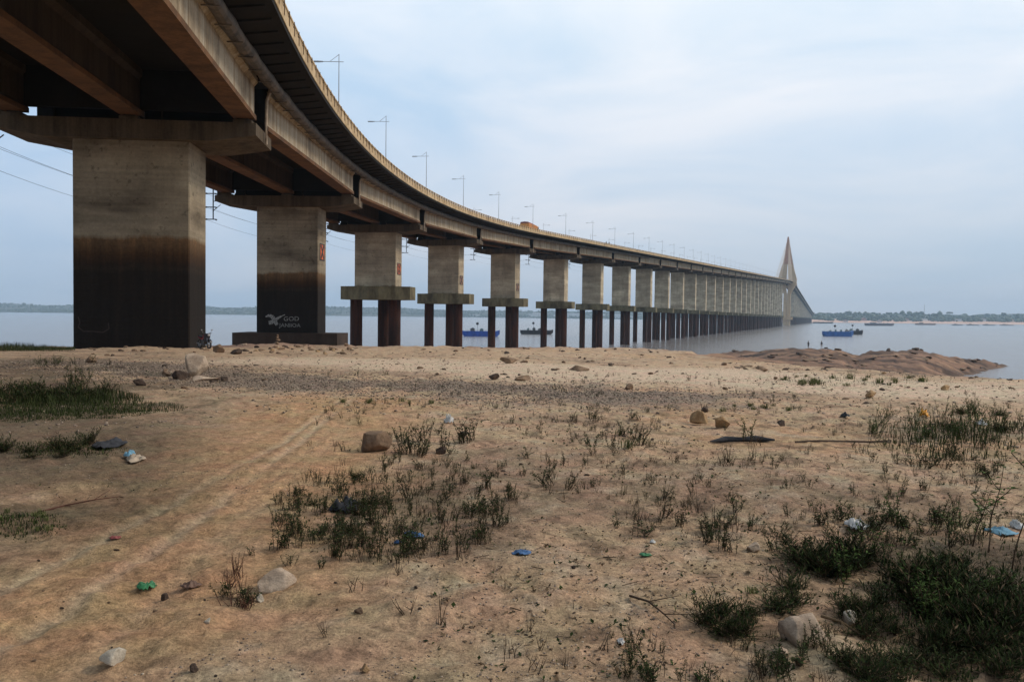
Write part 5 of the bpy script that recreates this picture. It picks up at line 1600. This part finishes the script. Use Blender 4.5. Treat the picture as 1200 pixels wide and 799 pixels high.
# small weeds nobody could count, thinly spread over the bare sand
def small_weeds(n, seed):
    r = np.random.RandomState(seed)
    src = []
    for me in UP + DRY:
        v = np.zeros(len(me.vertices) * 3); me.vertices.foreach_get('co', v); v = v.reshape(-1, 3)
        fs = [tuple(p.vertices) for p in me.polygons]; mi = [p.material_index for p in me.polygons]
        q4 = [i for i, f in enumerate(fs) if len(f) == 4]
        src.append((v, np.array([fs[i] for i in q4]), np.array([mi[i] for i in q4]) + (2 if me in DRY else 0)))
    V, F, M_, b, k = [], [], [], 0, 0
    while k < n:
        rr = 3.6 * (26 / 3.6) ** r.uniform(); a = math.radians(r.uniform(-14, 34)); x, y = rr * math.sin(a), rr * math.cos(a)
        g = float(fbm(np.array([x * .8]), np.array([y * .8]), 101, 4)[0]) + .35 * math.sin(a) + (.12 if 8 < rr < 16 else 0)
        if g < r.uniform(.12, .4): continue
        k += 1
        v, f, mi = src[r.randint(len(src))]
        sc = r.uniform(.15, .5) * (1 + .02 * rr); t = r.uniform(0, 6.28); c, s_ = math.cos(t), math.sin(t)
        w = v * sc
        V.append(np.stack([w[:, 0] * c - w[:, 1] * s_ + x, w[:, 0] * s_ + w[:, 1] * c + y, w[:, 2] + float(ground_h(x, y))], 1)); F.append(f + b); M_.append(mi); b += len(v)
    for _ in range(170):                     # the broad thin patch in the middle of the foreground
        t = r.uniform(0, 6.28); q = math.sqrt(r.uniform()); p = at(465 + 145 * q * math.cos(t), 600 + 65 * q * math.sin(t))
        v, f, mi = src[r.randint(len(src))]
        sc = r.uniform(.3, .7); t = r.uniform(0, 6.28); c, s_ = math.cos(t), math.sin(t); w = v * sc
        V.append(np.stack([w[:, 0] * c - w[:, 1] * s_ + p.x, w[:, 0] * s_ + w[:, 1] * c + p.y, w[:, 2] + p.z], 1)); F.append(f + b); M_.append(mi); b += len(v)
    big_mesh('small_weeds', np.vstack(V), np.vstack(F), [M_LEAF, M_STEM, M_DRY, M_STEM], np.concatenate(M_), 'stuff')
small_weeds(760, 31)

# ground cover: tiny sprigs, fallen leaves and twigs lying on the sand
r = np.random.RandomState(12)
V, F, MI = [], [], []
b0 = 0
n = 0
while n < 17000:
    rr = 3.2 * (34 / 3.2) ** r.uniform(); a = math.radians(r.uniform(-35, 35)); x, y = rr * math.sin(a), rr * math.cos(a)
    n += 1
    dens = fbm(np.array([x * .55]), np.array([y * .55]), 77, 4)[0] + .55 * max(0, math.sin(a)) - (.35 if a < -.12 and rr < 16 else 0)
    if dens < r.uniform(-.25, .5): continue
    V.append((x, y)); 
P2 = np.array(V); z = ground_h(P2[:, 0], P2[:, 1])
VV, FF, MI = [], [], []
for i, (x, y) in enumerate(P2):
    k = r.uniform(); sc = 1 + .06 * math.hypot(x, y)
    if k < .86:                              # leaf scrap or sprig
        for _ in range(r.randint(1, 4)):
            a = r.uniform(0, 6.28); ln = r.uniform(.008, .026) * sc; w = ln * r.uniform(.2, .45); el = r.uniform(0, .9)
            d = np.array([math.cos(a) * math.cos(el), math.sin(a) * math.cos(el), math.sin(el)]); s_ = np.array([-math.sin(a), math.cos(a), 0]); p = np.array([x, y, z[i] + .003])
            b0 = len(VV); VV += [p, p + d * ln * .5 + s_ * w, p + d * ln, p + d * ln * .5 - s_ * w]; FF.append((b0, b0 + 1, b0 + 2, b0 + 3)); MI.append(0 if k < .34 else 1)
    else:                                    # twig
        a = r.uniform(0, 6.28); ln = r.uniform(.02, .08) * sc; w = r.uniform(.0008, .002) * sc; d = np.array([math.cos(a), math.sin(a), r.uniform(0, .25)]) * ln; s_ = np.array([-math.sin(a), math.cos(a), 0]) * w; up = np.array([0, 0, w * 2]); p = np.array([x, y, z[i] + .002])
        b0 = len(VV); VV += [p - s_, p + s_, p + d + s_ * .6, p + d - s_ * .6, p + up, p + d + up]; FF += [(b0, b0 + 4, b0 + 5, b0 + 3), (b0 + 1, b0 + 2, b0 + 5, b0 + 4)]; MI += [2, 2]
big_mesh('ground_cover', np.array(VV), np.array(FF), [M_LEAF, M_DRY, M_STEM], np.array(MI), 'stuff')

# fallen branches
def branch(pts, r0, label, seed, m=M_STEM):
    rg = random.Random(seed); q = []
    for a, b_ in pts: p = at(a, b_); q.append(p + Vector((0, 0, r0 * .8 + rg.uniform(0, .03))))
    mb = MB(); mb.tube(q, [r0 * (1 - .6 * i / (len(q) - 1)) for i in range(len(q))], 6)
    for j in range(1, len(q)):
        d = (q[j] - q[j - 1]).normalized(); sd_ = Vector((-d.y, d.x, .3))
        mb.tube([q[j], q[j] + (d + sd_ * rg.choice([-1, 1])).normalized() * rg.uniform(.08, .2)], [r0 * .5, r0 * .2], 5)
    tag(mb.build('branch', m, None, tuple(q[0])), label, 'branch')
branch([(738, 703), (760, 712), (778, 728), (790, 735)], .007, 'bare forked twig lying on the sand, right of centre', 1)
branch([(962, 731), (985, 738), (1010, 747), (1035, 752)], .008, 'thin broken stick lying right of the large pale rock', 2, M_DRY)
branch([(40, 604), (75, 594), (110, 588), (140, 584)],   .008, 'reddish curved stick at the left edge of the track', 4, M_STEMR)

# ------------------------------------------------------------------ litter
def crumple(name, px, py, w_px, d_m, h_m, mt, label, seed, rz=0.0, cat='litter'):
    """a torn, folded sheet lying on the ground: irregular outline, creased, a few millimetres thick"""
    p = at(px, py); w = .85 * w_px * p.y / 967.0; h_m = h_m * .7
    nr_, ns = 9, 40
    V = []
    for th in (0.004, 0.0):
        for i in range(nr_ + 1):
            t = i / nr_
            for j in range(ns):
                a = 2 * math.pi * j / ns
                ro = 1 + .55 * float(fbm(np.array([math.cos(a) * 1.3 + seed * 3.1]), np.array([math.sin(a) * 1.3]), seed, 4)[0])
                x, y = t * ro * w / 2 * math.cos(a), t * ro * d_m / 2 * math.sin(a) * 1.15
                f_ = float(fbm(np.array([x / w * 5 + seed]), np.array([y / d_m * 2.2]), seed + 5, 3)[0])
                g_ = abs(float(fbm(np.array([x / w * 9]), np.array([y / d_m * 4 + seed]), seed + 9, 3)[0]))
                z = h_m * (1.0 * (1 - t * t) + 1.6 * f_ * (1 - .5 * t) + 1.2 * g_)
                V.append((x, y, max(z, 0.0) + th))
    F = []
    n = (nr_ + 1) * ns
    for i in range(nr_):
        for j in range(ns):
            a, b_ = i * ns + j, i * ns + (j + 1) % ns
            F.append((a, a + ns, b_ + ns, b_)); F.append((n + a, n + b_, n + b_ + ns, n + a + ns))
    for j in range(ns):
        a, b_ = nr_ * ns + j, nr_ * ns + (j + 1) % ns
        F.append((a, n + a, n + b_, b_))
    o = big_mesh(name, np.array(V), np.array(F), mt, None, None, False)
    o.location = (p.x, p.y, float(ground_h(p.x, p.y)) + .004); o.rotation_euler = (0, 0, rz)
    tag(o, label, cat)
M_BLUE = mat('blue_plastic', (0.028, 0.085, 0.20), 0.6, var=0.4, scale=8)
M_LBLUE = mat('light_blue_cloth', (0.10, 0.22, 0.30), 0.8, var=0.3, scale=8)
M_WHITE = mat('white_plastic', (0.46, 0.45, 0.43), 0.7, var=0.25, scale=8)
M_GREEN = mat('green_plastic', (0.025, 0.15, 0.055), 0.6, var=0.3, scale=8)
M_YELL = mat('orange_plastic', (0.80, 0.33, 0.012), 0.4, var=0.15, scale=6)
M_CLOTH = mat('dark_cloth', (0.018, 0.019, 0.024), 0.9, var=0.4, scale=6)
M_BEIGE = mat('beige_cloth', (0.30, 0.24, 0.18), 0.9, var=0.3, scale=8)
M_BROWN = mat('brown_leather', (0.11, 0.06, 0.04), 0.7, var=0.3, scale=8)
crumple('plastic_scrap', 172, 691, 27, .09, .035, M_GREEN, 'bright green scrap lying on the sand track', 1, .3)
crumple('plastic_scrap', 611, 649, 26, .07, .018, M_BLUE, 'blue scrap lying alone on the bare sand in the centre', 2, .4)
crumple('plastic_bag', 484, 630, 18, .16, .03, M_BLUE, 'torn blue plastic among the weeds of the central patch', 3, .9)
crumple('plastic_scrap', 466, 638, 12, .05, .015, M_BLUE, 'small blue scrap left of the torn blue plastic', 33)
crumple('plastic_bag', 526, 496, 12, .10, .12, M_WHITE, 'white scrap behind the weeds by the brown boulder', 4)
crumple('plastic_bottle', 1083, 489, 13, .14, .12, M_YELL, 'orange plastic object among the weeds at the right', 5)
crumple('rag', 1172, 625, 40, .16, .03, M_LBLUE, 'light blue rag lying in the weeds at the right edge', 6)
crumple('plastic_bag', 1192, 619, 16, .10, .05, M_WHITE, 'white plastic beside the light blue rag', 7)
crumple('plastic_bag', 1003, 619, 28, .16, .05, M_WHITE, 'white crumpled plastic on top of the bottom right thicket', 8)
crumple('plastic_bag', 1150, 498, 14, .15, .06, M_WHITE, 'pale plastic in the thick weeds at the right edge', 9)
crumple('rag', 160, 540, 26, .25, .05, M_BEIGE, 'beige cloth lying on the left sand', 10)
crumple('rag', 153, 535, 16, .2, .07, M_LBLUE, 'greyish blue cloth behind the beige cloth on the left sand', 11)
crumple('rag', 128, 523, 38, .4, .06, M_CLOTH, 'dark cloth heap below the left grass patch', 12)
crumple('rag', 407, 597, 42, .30, .08, M_CLOTH, 'dark sheet standing in for weed shade at the left end of the central patch', 13, .5)  # dark sheet added for the shade under the weeds
crumple('shoe_sole', 224, 689, 24, .07, .022, M_BROWN, 'brown curled scrap right of the green scrap', 14, .2)
crumple('rag', 135, 631, 16, .06, .012, mat('dull_red_scrap', (.20, .05, .045), .8), 'dull red scrap on the track', 15, .4)
crumple('paper_scrap', 728, 754, 10, .05, .018, M_WHITE, 'small white scrap at the bottom centre-right', 16)
crumple('paper_scrap', 765, 637, 9, .05, .016, M_WHITE, 'tiny white scrap among dry weeds in the middle', 17)
crumple('plastic_scrap', 756, 653, 16, .06, .012, M_GREEN, 'small green scrap with a brown piece in the middle sand', 18)
crumple('paper_scrap', 1200 - 255, 657, 8, .04, .016, M_WHITE, 'tiny white scrap in the dark clump at the thicket edge', 19)
crumple('rag', 990, 489, 12, .2, .06, M_CLOTH, 'small dark rag on the sand near the orange object', 20)
# flattened hose and dark strip on the sand, middle right
pts = [at(a, b_) + Vector((0, 0, .03)) for a, b_ in ((832, 520), (850, 518), (868, 517.5), (886, 517), (908, 518))]
mb = MB(); mb.tube(pts, [.01, .045, .03, .05, .012], 8)
tag(mb.build('tarpaulin_strip', M_CLOTH, None, tuple(pts[0])), 'dark crumpled strip of tarpaulin on the sand in the middle right', 'tarpaulin')
pts = [at(a, b_) + Vector((0, 0, .02)) for a, b_ in ((932, 519.5), (960, 518.5), (990, 519), (1020, 519.5), (1044, 518))]
mb = MB(); mb.tube(pts, .013, 8)
tag(mb.build('hose', M_ROCKD, None, tuple(pts[0])), 'thin dark hose lying on the sand right of the tarpaulin strip', 'hose')
